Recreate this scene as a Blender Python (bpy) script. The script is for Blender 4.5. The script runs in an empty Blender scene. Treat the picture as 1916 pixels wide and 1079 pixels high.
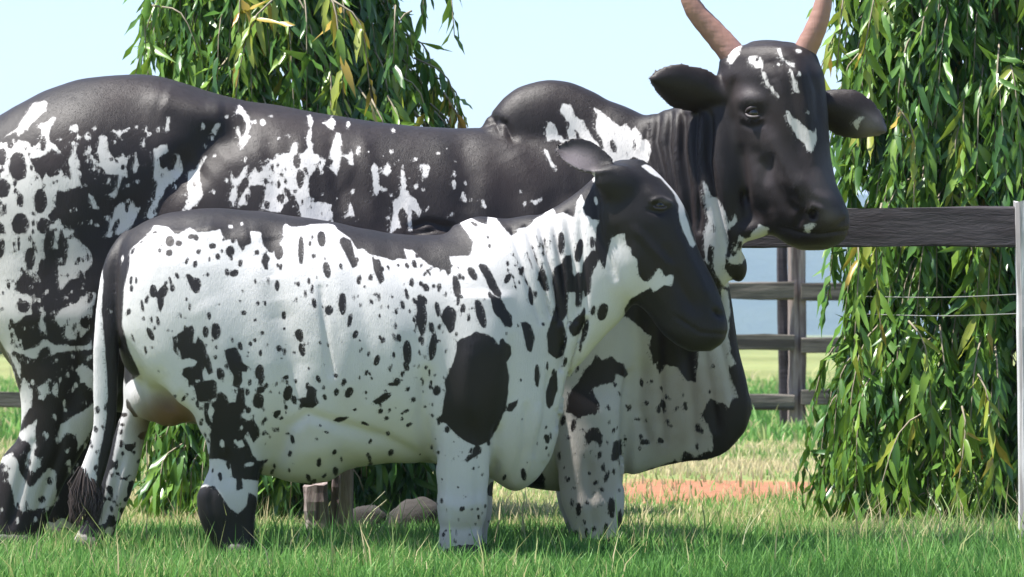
import bpy, math, random
import numpy as np
from mathutils import Vector, Matrix

random.seed(7)
RNG = np.random.default_rng(7)
SC = bpy.context.scene
COL = SC.collection

# ------------------------------------------------------------------ camera, sky, sun, exposure
CAM_D, CAM_H, F_PX, HOR = 12.0, 0.77, 6720.0, 625.0
cam_data = bpy.data.cameras.new('camera')
cam_data.sensor_width = 36.0
cam_data.lens = 36.0 * F_PX / 1916.0
cam_data.shift_y = (HOR - 539.5) / 1916.0
cam_data.clip_start = 0.1
cam_data.clip_end = 20000
cam_data.dof.use_dof = True
cam_data.dof.focus_distance = 12.0
cam_data.dof.aperture_fstop = 11.0
cam = bpy.data.objects.new('camera', cam_data)
cam.location = (0, -CAM_D, CAM_H)
cam.rotation_euler = (math.radians(90), 0, 0)
COL.objects.link(cam)
SC.camera = cam

SUN_DIR = Vector((-0.42, -0.04, 0.90)).normalized()        # towards the sun
world = bpy.data.worlds.new('World')
SC.world = world
world.use_nodes = True
wn = world.node_tree
bg = wn.nodes['Background']
sky = wn.nodes.new('ShaderNodeTexSky')
sky.sky_type = 'NISHITA'
sky.sun_disc = False
sky.sun_elevation = math.asin(SUN_DIR.z)
sky.sun_rotation = math.atan2(SUN_DIR.x, SUN_DIR.y)
sky.altitude = 0
sky.air_density = 1.0
sky.dust_density = 1.0
sky.ozone_density = 3.0
wn.links.new(sky.outputs[0], bg.inputs[0])
bg.inputs[1].default_value = 0.095
sun_data = bpy.data.lights.new('sun', 'SUN')
sun_data.energy = 5.0
sun_data.angle = math.radians(0.5)
sun_data.color = (1.0, 0.965, 0.91)
sun = bpy.data.objects.new('sun', sun_data)
sun.rotation_euler = SUN_DIR.to_track_quat('Z', 'Y').to_euler()
sun.location = (-5, -3, 10)
COL.objects.link(sun)
SC.view_settings.view_transform = 'Standard'
SC.view_settings.look = 'None'
SC.view_settings.exposure = 1.38
SC.view_settings.gamma = 1.0
SC.view_settings.use_curve_mapping = False
SC.cycles.max_bounces = 6
SC.cycles.transparent_max_bounces = 6
SC.cycles.volume_bounces = 0

# ------------------------------------------------------------------ helpers
def WX(px, y): return (px - 958.0) * (CAM_D + y) / F_PX
def WZ(py, y): return CAM_H + (HOR - py) * (CAM_D + y) / F_PX
def W(px, py, y): return Vector((WX(px, y), y, WZ(py, y)))

def tag(o, label=None, cat=None, group=None, kind=None):
    if label: o['label'] = label
    if cat: o['category'] = cat
    if group: o['group'] = group
    if kind: o['kind'] = kind
    return o

def empty(name, loc=(0, 0, 0), label=None, cat=None, group=None):
    o = bpy.data.objects.new(name, None)
    o.empty_display_size = 0.2
    o.location = loc
    COL.objects.link(o)
    return tag(o, label, cat, group)

def mesh_obj(name, verts, faces, mat, parent=None, smooth=False, attrs=None):
    """verts (n,3) in world coordinates; the object's origin is put at its base and parented to the thing."""
    verts = np.asarray(verts, dtype=np.float32).reshape(-1, 3)
    me = bpy.data.meshes.new(name)
    origin = np.array([0, 0, 0], dtype=np.float32)
    if parent is not None:
        origin = np.array(parent.location[:], dtype=np.float32)
    else:
        lo, hi = verts.min(0), verts.max(0)
        origin = np.array([(lo[0] + hi[0]) / 2, (lo[1] + hi[1]) / 2, lo[2]], dtype=np.float32)
    v = verts - origin
    if isinstance(faces, np.ndarray) and faces.ndim == 2:
        n, k = faces.shape
        me.vertices.add(len(v)); me.vertices.foreach_set('co', v.ravel())
        me.loops.add(n * k); me.loops.foreach_set('vertex_index', faces.astype(np.int32).ravel())
        me.polygons.add(n)
        me.polygons.foreach_set('loop_start', np.arange(0, n * k, k, dtype=np.int32))
        me.polygons.foreach_set('loop_total', np.full(n, k, dtype=np.int32))
    else:
        me.from_pydata(v.tolist(), [], [list(f) for f in faces])
    if attrs:
        for an, av in attrs.items():
            av = np.asarray(av, dtype=np.float32)
            if av.ndim == 1:
                a = me.attributes.new(an, 'FLOAT', 'POINT'); a.data.foreach_set('value', av)
            else:
                a = me.attributes.new(an, 'FLOAT_VECTOR', 'POINT'); a.data.foreach_set('vector', av.ravel())
    me.update(calc_edges=True)
    me.validate(clean_customdata=False)
    if smooth: me.shade_smooth()
    if mat is not None: me.materials.append(mat)
    o = bpy.data.objects.new(name, me)
    COL.objects.link(o)
    if parent is not None:
        o.parent = parent
    else:
        o.location = origin.tolist()
    return o

def add_child(name, me, parent, world_mat=None, loc=None):
    o = bpy.data.objects.new(name, me)
    COL.objects.link(o)
    o.parent = parent
    if world_mat is not None:
        o.matrix_local = Matrix.Translation(-Vector(parent.location)) @ world_mat
    return o

# value noise on a random lattice
_LAT = RNG.random((32, 32, 32)).astype(np.float32)
def vnoise(p, scale, off=0.0):
    q = np.asarray(p, dtype=np.float64) * scale + off
    i = np.floor(q).astype(int); f = q - i
    f = f * f * (3 - 2 * f)
    r = 0
    for dx in (0, 1):
        for dy in (0, 1):
            for dz in (0, 1):
                w = (f[:, 0] if dx else 1 - f[:, 0]) * (f[:, 1] if dy else 1 - f[:, 1]) * (f[:, 2] if dz else 1 - f[:, 2])
                r = r + w * _LAT[(i[:, 0] + dx) % 32, (i[:, 1] + dy) % 32, (i[:, 2] + dz) % 32]
    return r

def fnoise(p, scale, octs=3, off=0.0):
    r, a, t = 0, 1.0, 0
    for k in range(octs):
        r = r + a * vnoise(p, scale * 2 ** k, off + 7.3 * k); t += a; a *= 0.5
    return r / t

# ------------------------------------------------------------------ node materials
class NT:
    def __init__(self, name, rough=0.7, spec=0.3):
        self.m = bpy.data.materials.new(name)
        self.m.use_nodes = True
        self.t = self.m.node_tree
        self.b = self.t.nodes['Principled BSDF']
        self.b.inputs['Roughness'].default_value = rough
        self.b.inputs['Specular IOR Level'].default_value = spec
    def n(self, typ, **kw):
        nd = self.t.nodes.new(typ)
        for k, v in kw.items(): setattr(nd, k, v)
        return nd
    def link(self, a, b): self.t.links.new(a, b)
    def coord(self, scale=(1, 1, 1), kind='Object'):
        tc = self.n('ShaderNodeTexCoord'); mp = self.n('ShaderNodeMapping')
        mp.inputs['Scale'].default_value = scale
        self.link(tc.outputs[kind], mp.inputs['Vector'])
        return mp.outputs[0]
    def noise(self, vec, scale=5, detail=4, rough=0.55, dist=0.0):
        nd = self.n('ShaderNodeTexNoise')
        nd.inputs['Scale'].default_value = scale; nd.inputs['Detail'].default_value = detail
        nd.inputs['Roughness'].default_value = rough; nd.inputs['Distortion'].default_value = dist
        self.link(vec, nd.inputs['Vector'])
        return nd.outputs['Fac']
    def ramp(self, fac, stops, interp='LINEAR'):
        r = self.n('ShaderNodeValToRGB')
        r.color_ramp.interpolation = interp
        e = r.color_ramp.elements
        while len(e) < len(stops): e.new(0.5)
        for i, (p, c) in enumerate(stops):
            e[i].position = p; e[i].color = (*c, 1) if len(c) == 3 else c
        self.link(fac, r.inputs[0])
        return r.outputs[0]
    def mix(self, fac, a, b, mode='MIX'):
        m = self.n('ShaderNodeMix', data_type='RGBA', blend_type=mode)
        for s, v in ((m.inputs[0], fac), (m.inputs[6], a), (m.inputs[7], b)):
            if hasattr(v, 'is_linked'): self.link(v, s)
            elif isinstance(v, (int, float)): s.default_value = v
            else: s.default_value = (*v, 1) if len(v) == 3 else v
        return m.outputs[2]
    def math(self, op, a, b=0.0, c=0.0, clamp=False):
        m = self.n('ShaderNodeMath', operation=op); m.use_clamp = clamp
        for s, v in zip(m.inputs, (a, b, c)):
            if hasattr(v, 'is_linked'): self.link(v, s)
            else: s.default_value = v
        return m.outputs[0]
    def attr(self, name, out='Fac'):
        a = self.n('ShaderNodeAttribute', attribute_name=name); return a.outputs[out]
    def bump(self, h, strength=0.3, dist=0.01):
        b = self.n('ShaderNodeBump'); b.inputs['Strength'].default_value = strength
        b.inputs['Distance'].default_value = dist
        self.link(h, b.inputs['Height']); self.link(b.outputs[0], self.b.inputs['Normal'])
    def base(self, c): self.link(c, self.b.inputs['Base Color'])

def coat_material(name, jag, dark_a, dark_b, white_a, white_b):
    M = NT(name, rough=0.5, spec=0.28)
    v = M.attr('coat')
    co = M.coord((1, 1, 0.35))
    n1 = M.noise(co, 85, 4, 0.7)
    n2 = M.noise(M.coord((1, 1, 0.5)), 22, 2, 0.5)
    s = M.math('MULTIPLY', M.math('SUBTRACT', n1, 0.5), jag)
    s2 = M.math('MULTIPLY', M.math('SUBTRACT', n2, 0.5), jag * 0.9)
    hair = M.noise(M.coord((1, 1, 0.16)), 300, 3, 0.7)
    s3 = M.math('MULTIPLY', M.math('SUBTRACT', hair, 0.5), jag * 0.8)
    t = M.math('ADD', M.math('ADD', M.math('ADD', v, s), s2), s3)
    f = M.math('MULTIPLY_ADD', t, 0.45, 0.5, clamp=True)        # 1 = dark hair
    big = M.noise(M.coord(), 3.2, 3, 0.6)
    dk = M.mix(M.ramp(big, [(0.35, (0, 0, 0)), (0.7, (1, 1, 1))]), dark_a, dark_b)
    wh = M.mix(M.ramp(big, [(0.35, (0, 0, 0)), (0.75, (1, 1, 1))]), white_a, white_b)
    wh = M.mix(M.math('MULTIPLY', hair, 0.25), wh, (0.30, 0.27, 0.25))
    dk = M.mix(M.attr('pale_lit'), dk, (.13, .112, .118))  # lit greys and pale ear hair painted over the dark coat
    dirt_shade = M.attr('dirt_shade')  # dirt, plus shade painted tan on the large cow's brisket
    wh = M.mix(M.math('MULTIPLY', dirt_shade, 0.85), wh, (0.24, 0.19, 0.14))
    col = M.mix(f, wh, dk)
    M.base(M.mix(M.attr('skin'), col, (0.13, 0.075, 0.038)))
    M.b.inputs['Sheen Weight'].default_value = 0.04
    M.b.inputs['Sheen Roughness'].default_value = 0.4
    M.link(M.math('MULTIPLY_ADD', f, -0.16, 0.66), M.b.inputs['Roughness'])
    M.b.inputs['Subsurface Weight'].default_value = 0.0
    hb = M.math('ADD', M.math('MULTIPLY', hair, 0.45), M.math('MULTIPLY', M.noise(M.coord((1, 1, 0.6)), 30, 3, 0.5), .5))
    M.bump(hb, 0.45, 0.006)
    return M.m

# ------------------------------------------------------------------ signed-distance sculpting
def spline(xs, ys, xq):
    """monotone cubic through stations"""
    xs = np.asarray(xs, float); ys = np.asarray(ys, float)
    h = np.diff(xs); d = np.diff(ys) / h
    m = np.zeros(len(xs)); m[0] = d[0]; m[-1] = d[-1]
    for i in range(1, len(xs) - 1):
        if d[i - 1] * d[i] > 0:
            w1, w2 = 2 * h[i] + h[i - 1], h[i] + 2 * h[i - 1]
            m[i] = (w1 + w2) / (w1 / d[i - 1] + w2 / d[i])
    i = np.clip(np.searchsorted(xs, xq) - 1, 0, len(h) - 1)
    t = (xq - xs[i]) / h[i]; t2 = t * t; t3 = t2 * t
    return ((2 * t3 - 3 * t2 + 1) * ys[i] + (t3 - 2 * t2 + t) * h[i] * m[i] + (-2 * t3 + 3 * t2) * ys[i + 1] + (t3 - t2) * h[i] * m[i + 1])

class Loft:
    """elliptical slices (centre c1,c2; radii r1,r2) along an axis; frame = (origin, axis, e1, e2)"""
    def __init__(self, frame, st, n=2.0, cup=0.0):
        self.O, self.A, self.E1, self.E2 = [np.array(v, float) for v in frame]
        st = sorted(st); a = np.array(st, float)
        self.t0, self.t1 = a[0, 0], a[-1, 0]
        tq = np.linspace(self.t0, self.t1, 400)
        self.tq = tq
        self.v = [spline(a[:, 0], a[:, j], tq) for j in range(1, 5)]
        self.n = n; self.cup = cup
        pts = []
        for k in range(0, 400, 6):
            c = self.O + self.A * tq[k] + self.E1 * self.v[0][k] + self.E2 * self.v[1][k]
            r = abs(self.E1) * self.v[2][k] + abs(self.E2) * self.v[3][k] + abs(cup) * abs(self.E1)
            pts += [c - r, c + r]
        pts = np.array(pts); self.lo, self.hi = pts.min(0), pts.max(0)
    def __call__(self, x, y, z):
        px, py, pz = x - self.O[0], y - self.O[1], z - self.O[2]
        t = px * self.A[0] + py * self.A[1] + pz * self.A[2]
        u = px * self.E1[0] + py * self.E1[1] + pz * self.E1[2]
        s = px * self.E2[0] + py * self.E2[1] + pz * self.E2[2]
        c1, c2, r1, r2 = [np.interp(t, self.tq, w) for w in self.v]
        a = np.abs(s - c2) / r2
        if self.cup: u = u - self.cup * np.minimum(a, 1.5) ** 2
        b = np.abs(u - c1) / r1
        n = self.n
        q = np.maximum((a ** n + b ** n) ** (1.0 / n), 1e-4)
        g = np.sqrt(((b / q) ** (n - 1) / r1) ** 2 + ((a / q) ** (n - 1) / r2) ** 2)
        d = (q - 1) / np.maximum(g, 1.0)
        dt = np.maximum(np.maximum(self.t0 - t, t - self.t1), 0)
        return np.where(dt > 0, np.sqrt(np.maximum(d, 0) ** 2 + dt ** 2), d)

def loft_x(st, n=2.0):
    """(px, py_top, py_bottom, y, half width)"""
    out = []
    for px, a, b, y, w in st:
        zt, zb = WZ(a, y), WZ(b, y)
        out.append((WX(px, y), (zt + zb) / 2, y, (zt - zb) / 2, w))
    return Loft(((0, 0, 0), (1, 0, 0), (0, 0, 1), (0, 1, 0)), out, n)

def loft_z(st, n=2.0):
    """(py, px_left, px_right, y, half depth)"""
    out = []
    for py, a, b, y, w in st:
        xl, xr = WX(a, y), WX(b, y)
        out.append((WZ(py, y), (xl + xr) / 2, y, (xr - xl) / 2, w))
    return Loft(((0, 0, 0), (0, 0, 1), (1, 0, 0), (0, 1, 0)), out, n)

def loft_zr(st, phi, n=2.0):
    """slices turned by phi: (py, px_left, px_right, y, ratio b/a); a along (sin phi, -cos phi)"""
    d = np.array((math.sin(phi), -math.cos(phi), 0)); s = np.array((-math.cos(phi), -math.sin(phi), 0))
    out = []
    for py, l, r, y, q in st:
        xl, xr = WX(l, y), WX(r, y); w = (xr - xl) / 2
        a = w / math.sqrt(math.sin(phi) ** 2 + (q * math.cos(phi)) ** 2)
        c = np.array(((xl + xr) / 2, y, 0))
        out.append((WZ(py, y), c @ d, c @ s, a, a * q))
    return Loft(((0, 0, 0), (0, 0, 1), d, s), out, n)

def ell(c, r, rot=None):
    """ellipsoid at world c, radii r, optional axis direction for the first radius"""
    c = np.array(c, float)
    if rot is None: A, B, C_ = np.eye(3)
    else:
        A = np.array(rot, float); A /= np.linalg.norm(A)
        B = np.cross(A, (0.01, 0, 1)); B /= np.linalg.norm(B); C_ = np.cross(A, B)
    class E: pass
    e = E(); m = max(r); e.lo, e.hi = c - m, c + m
    def f(x, y, z):
        p = (x - c[0], y - c[1], z - c[2])
        q = [(p[0] * v[0] + p[1] * v[1] + p[2] * v[2]) for v in (A, B, C_)]
        k0 = np.sqrt((q[0] / r[0]) ** 2 + (q[1] / r[1]) ** 2 + (q[2] / r[2]) ** 2) + 1e-6
        k1 = np.sqrt((q[0] / r[0] ** 2) ** 2 + (q[1] / r[1] ** 2) ** 2 + (q[2] / r[2] ** 2) ** 2) + 1e-6
        return k0 * (k0 - 1) / k1
    e.f = f
    return e

def call(p, x, y, z): return p.f(x, y, z) if hasattr(p, 'f') else p(x, y, z)

def sculpt(prims, h):
    """prims: (op, primitive, k); op '+' smooth union, '-' smooth subtraction. Returns verts, quads."""
    adds = [p for op, p, k in prims if op == '+']
    lo = np.min([p.lo for p in adds], 0) - 4 * h; hi = np.max([p.hi for p in adds], 0) + 4 * h
    N = np.ceil((hi - lo) / h).astype(int) + 1
    F = np.full(N, 0.2, dtype=np.float32)
    ax = [lo[i] + h * np.arange(N[i]) for i in range(3)]
    for op, p, k in prims:
        m = 2.0 * k + 3 * h
        i0 = np.maximum(np.floor((p.lo - m - lo) / h).astype(int), 0)
        i1 = np.minimum(np.ceil((p.hi + m - lo) / h).astype(int) + 1, N)
        if np.any(i1 <= i0): continue
        sl = tuple(slice(i0[j], i1[j]) for j in range(3))
        X, Y, Z = np.meshgrid(ax[0][sl[0]], ax[1][sl[1]], ax[2][sl[2]], indexing='ij', sparse=True)
        d = np.broadcast_to(call(p, X + 0 * Y + 0 * Z, Y + 0 * X + 0 * Z, Z + 0 * X + 0 * Y), F[sl].shape).astype(np.float32)
        a = F[sl]
        if op == '+':
            e = np.maximum(k - np.abs(a - d), 0) / k
            F[sl] = np.minimum(a, d) - e * e * k * 0.25
        else:
            e = np.maximum(k - np.abs(a + d), 0) / k
            F[sl] = np.maximum(a, -d) + e * e * k * 0.25
    # surface nets
    S = F < 0
    c = np.zeros(tuple(N - 1), dtype=np.int8)
    for dx in (0, 1):
        for dy in (0, 1):
            for dz in (0, 1):
                c += S[dx:N[0] - 1 + dx, dy:N[1] - 1 + dy, dz:N[2] - 1 + dz]
    act = (c > 0) & (c < 8)
    I = np.argwhere(act)
    idx = np.full(act.shape, -1, dtype=np.int32)
    idx[act] = np.arange(len(I))
    acc = np.zeros((len(I), 3)); cnt = np.zeros(len(I))
    corners = [(a, b, cc) for a in (0, 1) for b in (0, 1) for cc in (0, 1)]
    for a in corners:
        for j in range(3):
            if a[j] == 1: continue
            b = list(a); b[j] = 1
            fa = F[I[:, 0] + a[0], I[:, 1] + a[1], I[:, 2] + a[2]].astype(float)
            fb = F[I[:, 0] + b[0], I[:, 1] + b[1], I[:, 2] + b[2]].astype(float)
            cr = (fa < 0) != (fb < 0)
            t = np.where(cr, fa / np.where(cr, fa - fb, 1), 0)
            p = np.repeat(np.array([a], float), len(I), 0); p[:, j] += t
            acc[cr] += p[cr]; cnt[cr] += 1
    V = lo + h * (I + acc / cnt[:, None])
    Q = []
    for j in range(3):
        k1, k2 = (j + 1) % 3, (j + 2) % 3
        sa = [slice(None)] * 3; sb = [slice(None)] * 3
        sa[j] = slice(0, N[j] - 1); sb[j] = slice(1, N[j])
        ch = S[tuple(sa)] != S[tuple(sb)]
        E = np.argwhere(ch)
        ok = (E[:, k1] > 0) & (E[:, k2] > 0) & (E[:, k1] < N[k1] - 1) & (E[:, k2] < N[k2] - 1)
        E = E[ok]
        def cell(o1, o2):
            e = E.copy(); e[:, k1] -= o1; e[:, k2] -= o2
            return idx[e[:, 0], e[:, 1], e[:, 2]]
        q = np.stack([cell(1, 1), cell(0, 1), cell(0, 0), cell(1, 0)], 1)
        ins = S[E[:, 0], E[:, 1], E[:, 2]]
        q[~ins] = q[~ins][:, ::-1]
        Q.append(q)
    Q = np.concatenate(Q)
    V = relax(V, Q, 3)
    return V, Q

def relax(V, Q, it):
    n = len(V)
    e0 = np.concatenate([Q[:, i] for i in range(4)]); e1 = np.concatenate([Q[:, (i + 1) % 4] for i in range(4)])
    deg = np.bincount(e0, minlength=n) + np.bincount(e1, minlength=n)
    for k in range(it * 2):
        lam = 0.55 if k % 2 == 0 else -0.57
        A = np.stack([np.bincount(e0, V[e1, j], n) + np.bincount(e1, V[e0, j], n) for j in range(3)], 1) / np.maximum(deg, 1)[:, None]
        V = V + lam * (A - V)
    return V

def normals(V, Q):
    nf = np.cross(V[Q[:, 2]] - V[Q[:, 0]], V[Q[:, 3]] - V[Q[:, 1]])
    N = np.stack([sum(np.bincount(Q[:, i], nf[:, j], len(V)) for i in range(4)) for j in range(3)], 1)
    return N / np.maximum(np.linalg.norm(N, axis=1), 1e-12)[:, None]

def photo_uv(V):
    k = F_PX / (CAM_D + V[:, 1])
    return np.stack([958 + V[:, 0] * k, HOR - (V[:, 2] - CAM_H) * k], 1)

def strokes(V, Q, S, front=True):
    """press creases (depth>0) or raise ridges (depth<0): (polyline, width, depth)"""
    for poly, w, dep in S:
        N = normals(V, Q); U = photo_uv(V)
        P = np.array(poly, float)
        lo, hi = P.min(0) - 3 * w, P.max(0) + 3 * w
        m = np.where((U[:, 0] > lo[0]) & (U[:, 0] < hi[0]) & (U[:, 1] > lo[1]) & (U[:, 1] < hi[1]) & (N[:, 1] < 0.35))[0]
        if not len(m): continue
        u = U[m]; best = np.full(len(m), 1e9)
        L = np.concatenate([[0], np.cumsum(np.linalg.norm(np.diff(P, axis=0), axis=1))])
        fade = np.zeros(len(m))
        for i in range(len(P) - 1):
            a, b = P[i], P[i + 1]; ab = b - a
            t = np.clip(((u - a) @ ab) / (ab @ ab), 0, 1)
            d = np.linalg.norm(u - (a + t[:, None] * ab), axis=1)
            k = d < best; best[k] = d[k]
            s = (L[i] + t * (L[i + 1] - L[i])) / L[-1]
            fade[k] = np.minimum(1, np.minimum(s + 0.15, 1.15 - s) * 4)[k]
        V[m] -= N[m] * (dep * np.exp(-(best / w) ** 2) * fade)[:, None]
    return V

# ------------------------------------------------------------------ coat pattern
def poly_sd(U, P):
    """signed distance in px, positive inside"""
    P = np.asarray(P, float); n = len(P)
    d = np.full(len(U), 1e9); ins = np.zeros(len(U), bool)
    for i in range(n):
        a, b = P[i], P[(i + 1) % n]; ab = b - a
        t = np.clip(((U - a) @ ab) / max(ab @ ab, 1e-9), 0, 1)
        d = np.minimum(d, np.linalg.norm(U - (a + t[:, None] * ab), axis=1))
        c = ((a[1] > U[:, 1]) != (b[1] > U[:, 1]))
        if abs(ab[1]) > 1e-9:
            xx = a[0] + (U[:, 1] - a[1]) / ab[1] * ab[0]
            ins ^= c & (U[:, 0] < xx)
    return np.where(ins, d, -d)

def shape_sd(U, s, reg):
    x0, y0, k = reg
    if isinstance(s, tuple):
        cx, cy, rx, ry = s[0] / k + x0, s[1] / k + y0, s[2] / k, s[3] / k
        a = math.radians(s[4]) if len(s) > 4 else 0
        dx, dy = U[:, 0] - cx, U[:, 1] - cy
        p, q = dx * math.cos(a) + dy * math.sin(a), -dx * math.sin(a) + dy * math.cos(a)
        k0 = np.sqrt((p / rx) ** 2 + (q / ry) ** 2) + 1e-6
        k1 = np.sqrt((p / rx ** 2) ** 2 + (q / ry ** 2) ** 2) + 1e-6
        return -k0 * (k0 - 1) / k1
    return poly_sd(U, np.array(s, float) / k + np.array([x0, y0]))

def paint(V, base, ops):
    """base: array of px values (+dark / -white); ops: (sign, region, [shapes])"""
    U = photo_uv(V); v = base.copy()
    R = 14.0
    for sign, reg, shapes in ops:
        x0, y0, k = reg
        for s in shapes:
            if isinstance(s, tuple):
                r = max(s[2], s[3]) / k
                lo = np.array([s[0] / k + x0 - r, s[1] / k + y0 - r]); hi = lo + 2 * r
            else:
                P = np.array(s, float) / k + np.array([x0, y0]); lo, hi = P.min(0), P.max(0)
            m = np.where((U[:, 0] > lo[0] - R) & (U[:, 0] < hi[0] + R) & (U[:, 1] > lo[1] - R) & (U[:, 1] < hi[1] + R))[0]
            if not len(m): continue
            d = np.clip(shape_sd(U[m], s, reg), -R, R)
            v[m] = np.maximum(v[m], d) if sign > 0 else np.minimum(v[m], -d)
    return np.clip(v, -R, R)

# ------------------------------------------------------------------ the horned cow behind
def frame(o, a, n):
    a = Vector(a).normalized(); n = Vector(n); n = (n - a * n.dot(a)).normalized()
    return (tuple(o), tuple(a), tuple(n), tuple(a.cross(n)))

def shift(st, dx=0, y=None, dy=0):
    return [(p, l + dx, r + dx, (y if y is not None else yy), w) for p, l, r, yy, w in st]

cow_near_fore = [(560, 1000, 1170, .56, .10), (640, 1005, 1172, .54, .10), (720, 1020, 1172, .52, .095), (780, 1040, 1172, .50, .088),
                 (850, 1044, 1170, .50, .08), (900, 1046, 1168, .50, .074), (950, 1056, 1166, .50, .07), (985, 1068, 1162, .50, .062),
                 (1015, 1078, 1158, .50, .055), (1035, 1074, 1160, .50, .06), (1044, 1072, 1164, .50, .062)]
cow_near_hind = [(430, -20, 330, .60, .12), (540, -30, 330, .53, .12), (600, -12, 310, .50, .115), (640, 6, 290, .50, .11), (700, 27, 240, .50, .095), (760, 40, 200, .50, .078),
                 (820, 34, 168, .50, .065), (855, 6, 148, .50, .06), (890, -6, 128, .50, .055), (950, -16, 100, .50, .05),
                 (1000, -22, 82, .50, .05), (1030, -28, 84, .50, .058), (1042, -30, 88, .50, .06)]
cow_prims = [
    ('+', loft_x([(-62, 310, 460, .72, .05), (-45, 264, 520, .72, .17), (-20, 232, 600, .72, .24), (20, 205, 680, .72, .29),
                  (60, 183, 720, .72, .31), (110, 161, 745, .72, .32), (160, 147, 760, .72, .32), (220, 140, 770, .72, .31),
                  (290, 143, 780, .72, .30), (340, 155, 790, .72, .30), (400, 175, 800, .72, .32), (450, 187, 815, .72, .335),
                  (520, 197, 830, .72, .35), (600, 212, 845, .72, .36), (680, 226, 855, .72, .36), (760, 235, 862, .72, .35),
                  (830, 238, 868, .72, .335), (905, 240, 885, .72, .32), (960, 242, 905, .72, .30), (1040, 246, 918, .71, .28),
                  (1110, 262, 905, .70, .24), (1170, 300, 885, .69, .17), (1215, 400, 850, .68, .07)], 2.25), .02),
    ('+', loft_x([(893, 262, 330, .72, .03), (903, 232, 340, .72, .07), (925, 205, 350, .72, .10), (945, 181, 360, .72, .115), (975, 162, 370, .72, .125),
                  (1020, 150, 380, .72, .13), (1060, 153, 390, .72, .13), (1110, 173, 400, .71, .125), (1150, 196, 400, .70, .12),
                  (1190, 216, 400, .69, .10), (1215, 240, 390, .68, .05)], 2.3), .03),
    ('+', loft_x([(1100, 230, 700, .70, .18), (1150, 208, 720, .68, .18), (1190, 217, 720, .65, .165), (1240, 207, 700, .60, .15),
                  (1300, 190, 620, .53, .135), (1345, 180, 545, .47, .11), (1385, 230, 500, .43, .06)], 2.2), .06),
    ('+', loft_x([(1080, 560, 922, .69, .15), (1150, 540, 893, .67, .12), (1200, 500, 884, .65, .10), (1240, 470, 871, .62, .085), (1300, 430, 862, .58, .066),
                  (1345, 450, 853, .55, .056), (1362, 520, 843, .54, .05), (1380, 640, 824, .54, .042), (1396, 705, 802, .54, .034),
                  (1405, 745, 775, .54, .015)], 2.1), .05),
    ('+', ell(W(1090, 560, .50), (.15, .10, .30)), .08),
    ('+', loft_z(cow_near_fore, 2.2), .05),
    ('+', loft_z(shift(cow_near_fore, -8, .92), 2.2), .05),
    ('+', loft_z(cow_near_hind, 2.2), .06),
    ('+', loft_z(shift(cow_near_hind, 62, .93), 2.2), .06),
    ('+', ell(W(160, 330, .60), (.24, .16, .22)), .10),
    # tail, out of the frame at the left
    ('+', loft_z([(240, -62, -30, .72, .03), (300, -78, -50, .72, .025), (420, -90, -64, .72, .022), (600, -92, -68, .72, .02),
                  (780, -90, -70, .72, .017), (850, -86, -74, .72, .01)]), .03),
    # head
    ('+', loft_zr([(82, 1405, 1484, .42, .85), (92, 1378, 1505, .42, .75), (115, 1358, 1524, .42, .70), (150, 1348, 1535, .41, .66),
                   (200, 1354, 1540, .40, .64), (250, 1368, 1543, .385, .62), (300, 1380, 1547, .37, .58), (340, 1391, 1556, .355, .57),
                   (370, 1402, 1568, .35, .58), (395, 1417, 1578, .345, .60), (420, 1437, 1582, .34, .62), (440, 1456, 1579, .335, .64),
                   (457, 1478, 1566, .33, .66), (467, 1500, 1545, .33, .6)], math.radians(48), 2.5), .035),
    ('+', ell(W(1392, 305, .46), (.085, .075, .12)), .035),
    ('+', ell(W(1405, 400, .44), (.06, .06, .05)), .04),                 # cheek
    ('+', ell(W(1422, 425, .40), (.09, .05, .035), (0.8, -.1, .35)), .04),   # chin and throat
    ('+', ell(W(1382, 500, .45), (.030, .03, .05)), .03),
    ('+', ell(W(1376, 112, .45), (.05, .045, .045)), .03),
    ('-', ell(W(1352, 92, .42), (.02, .06, .025)), .02), ('+', ell(W(1440, 86, .42), (.05, .04, .014)), .03),                 # horn bosses
    ('+', ell(W(1500, 108, .37), (.045, .045, .045)), .03),
    ('+', ell(W(1408, 186, .318), (.068, .036, .026), (.7, -.5, -.15)), .035),   # brow
    ('+', ell(W(1545, 402, .27), (.05, .045, .045)), .03),                 # muzzle pad
    ('+', Loft(frame(W(1362, 180, .42), (-1, -.16, .17), (0.1, -1, -.45)),
               [(0, 0, 0, .028, .04), (.05, 0, -.004, .02, .062), (.11, 0, -.006, .015, .083), (.17, 0, -.004, .013, .083), (.22, 0, .004, .011, .064),
                (.265, 0, .01, .009, .03), (.285, 0, .012, .005, .008)], 2.2, cup=-.028), .02),
    ('+', Loft(frame(W(1530, 195, .44), (.95, -.10, -.34), (-.15, -1, -.25)),
               [(0, 0, 0, .028, .045), (.05, 0, 0, .02, .072), (.11, 0, 0, .015, .086), (.17, 0, .0, .013, .074), (.215, 0, .004, .011, .05),
                (.245, 0, .01, .009, .025), (.26, 0, .012, .005, .008)], 2.2, cup=-.028), .02),
    ('-', ell(W(1404, 215, .258), (.032, .028, .019)), .012),
    ('-', ell(W(1362, 172, .30), (.03, .05, .05)), .04),               # eye socket
    ('-', ell(W(1522, 398, .215), (.016, .02, .022)), .01),                # nostril
]
H_COW, H_CALF = 0.0075, 0.0065
cow = empty('cow', (WX(600, .72), .72, 0), 'large dark humped cow with upright horns and white splashes, standing behind', 'cow')
cv, cq = sculpt(cow_prims, H_COW)
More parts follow.
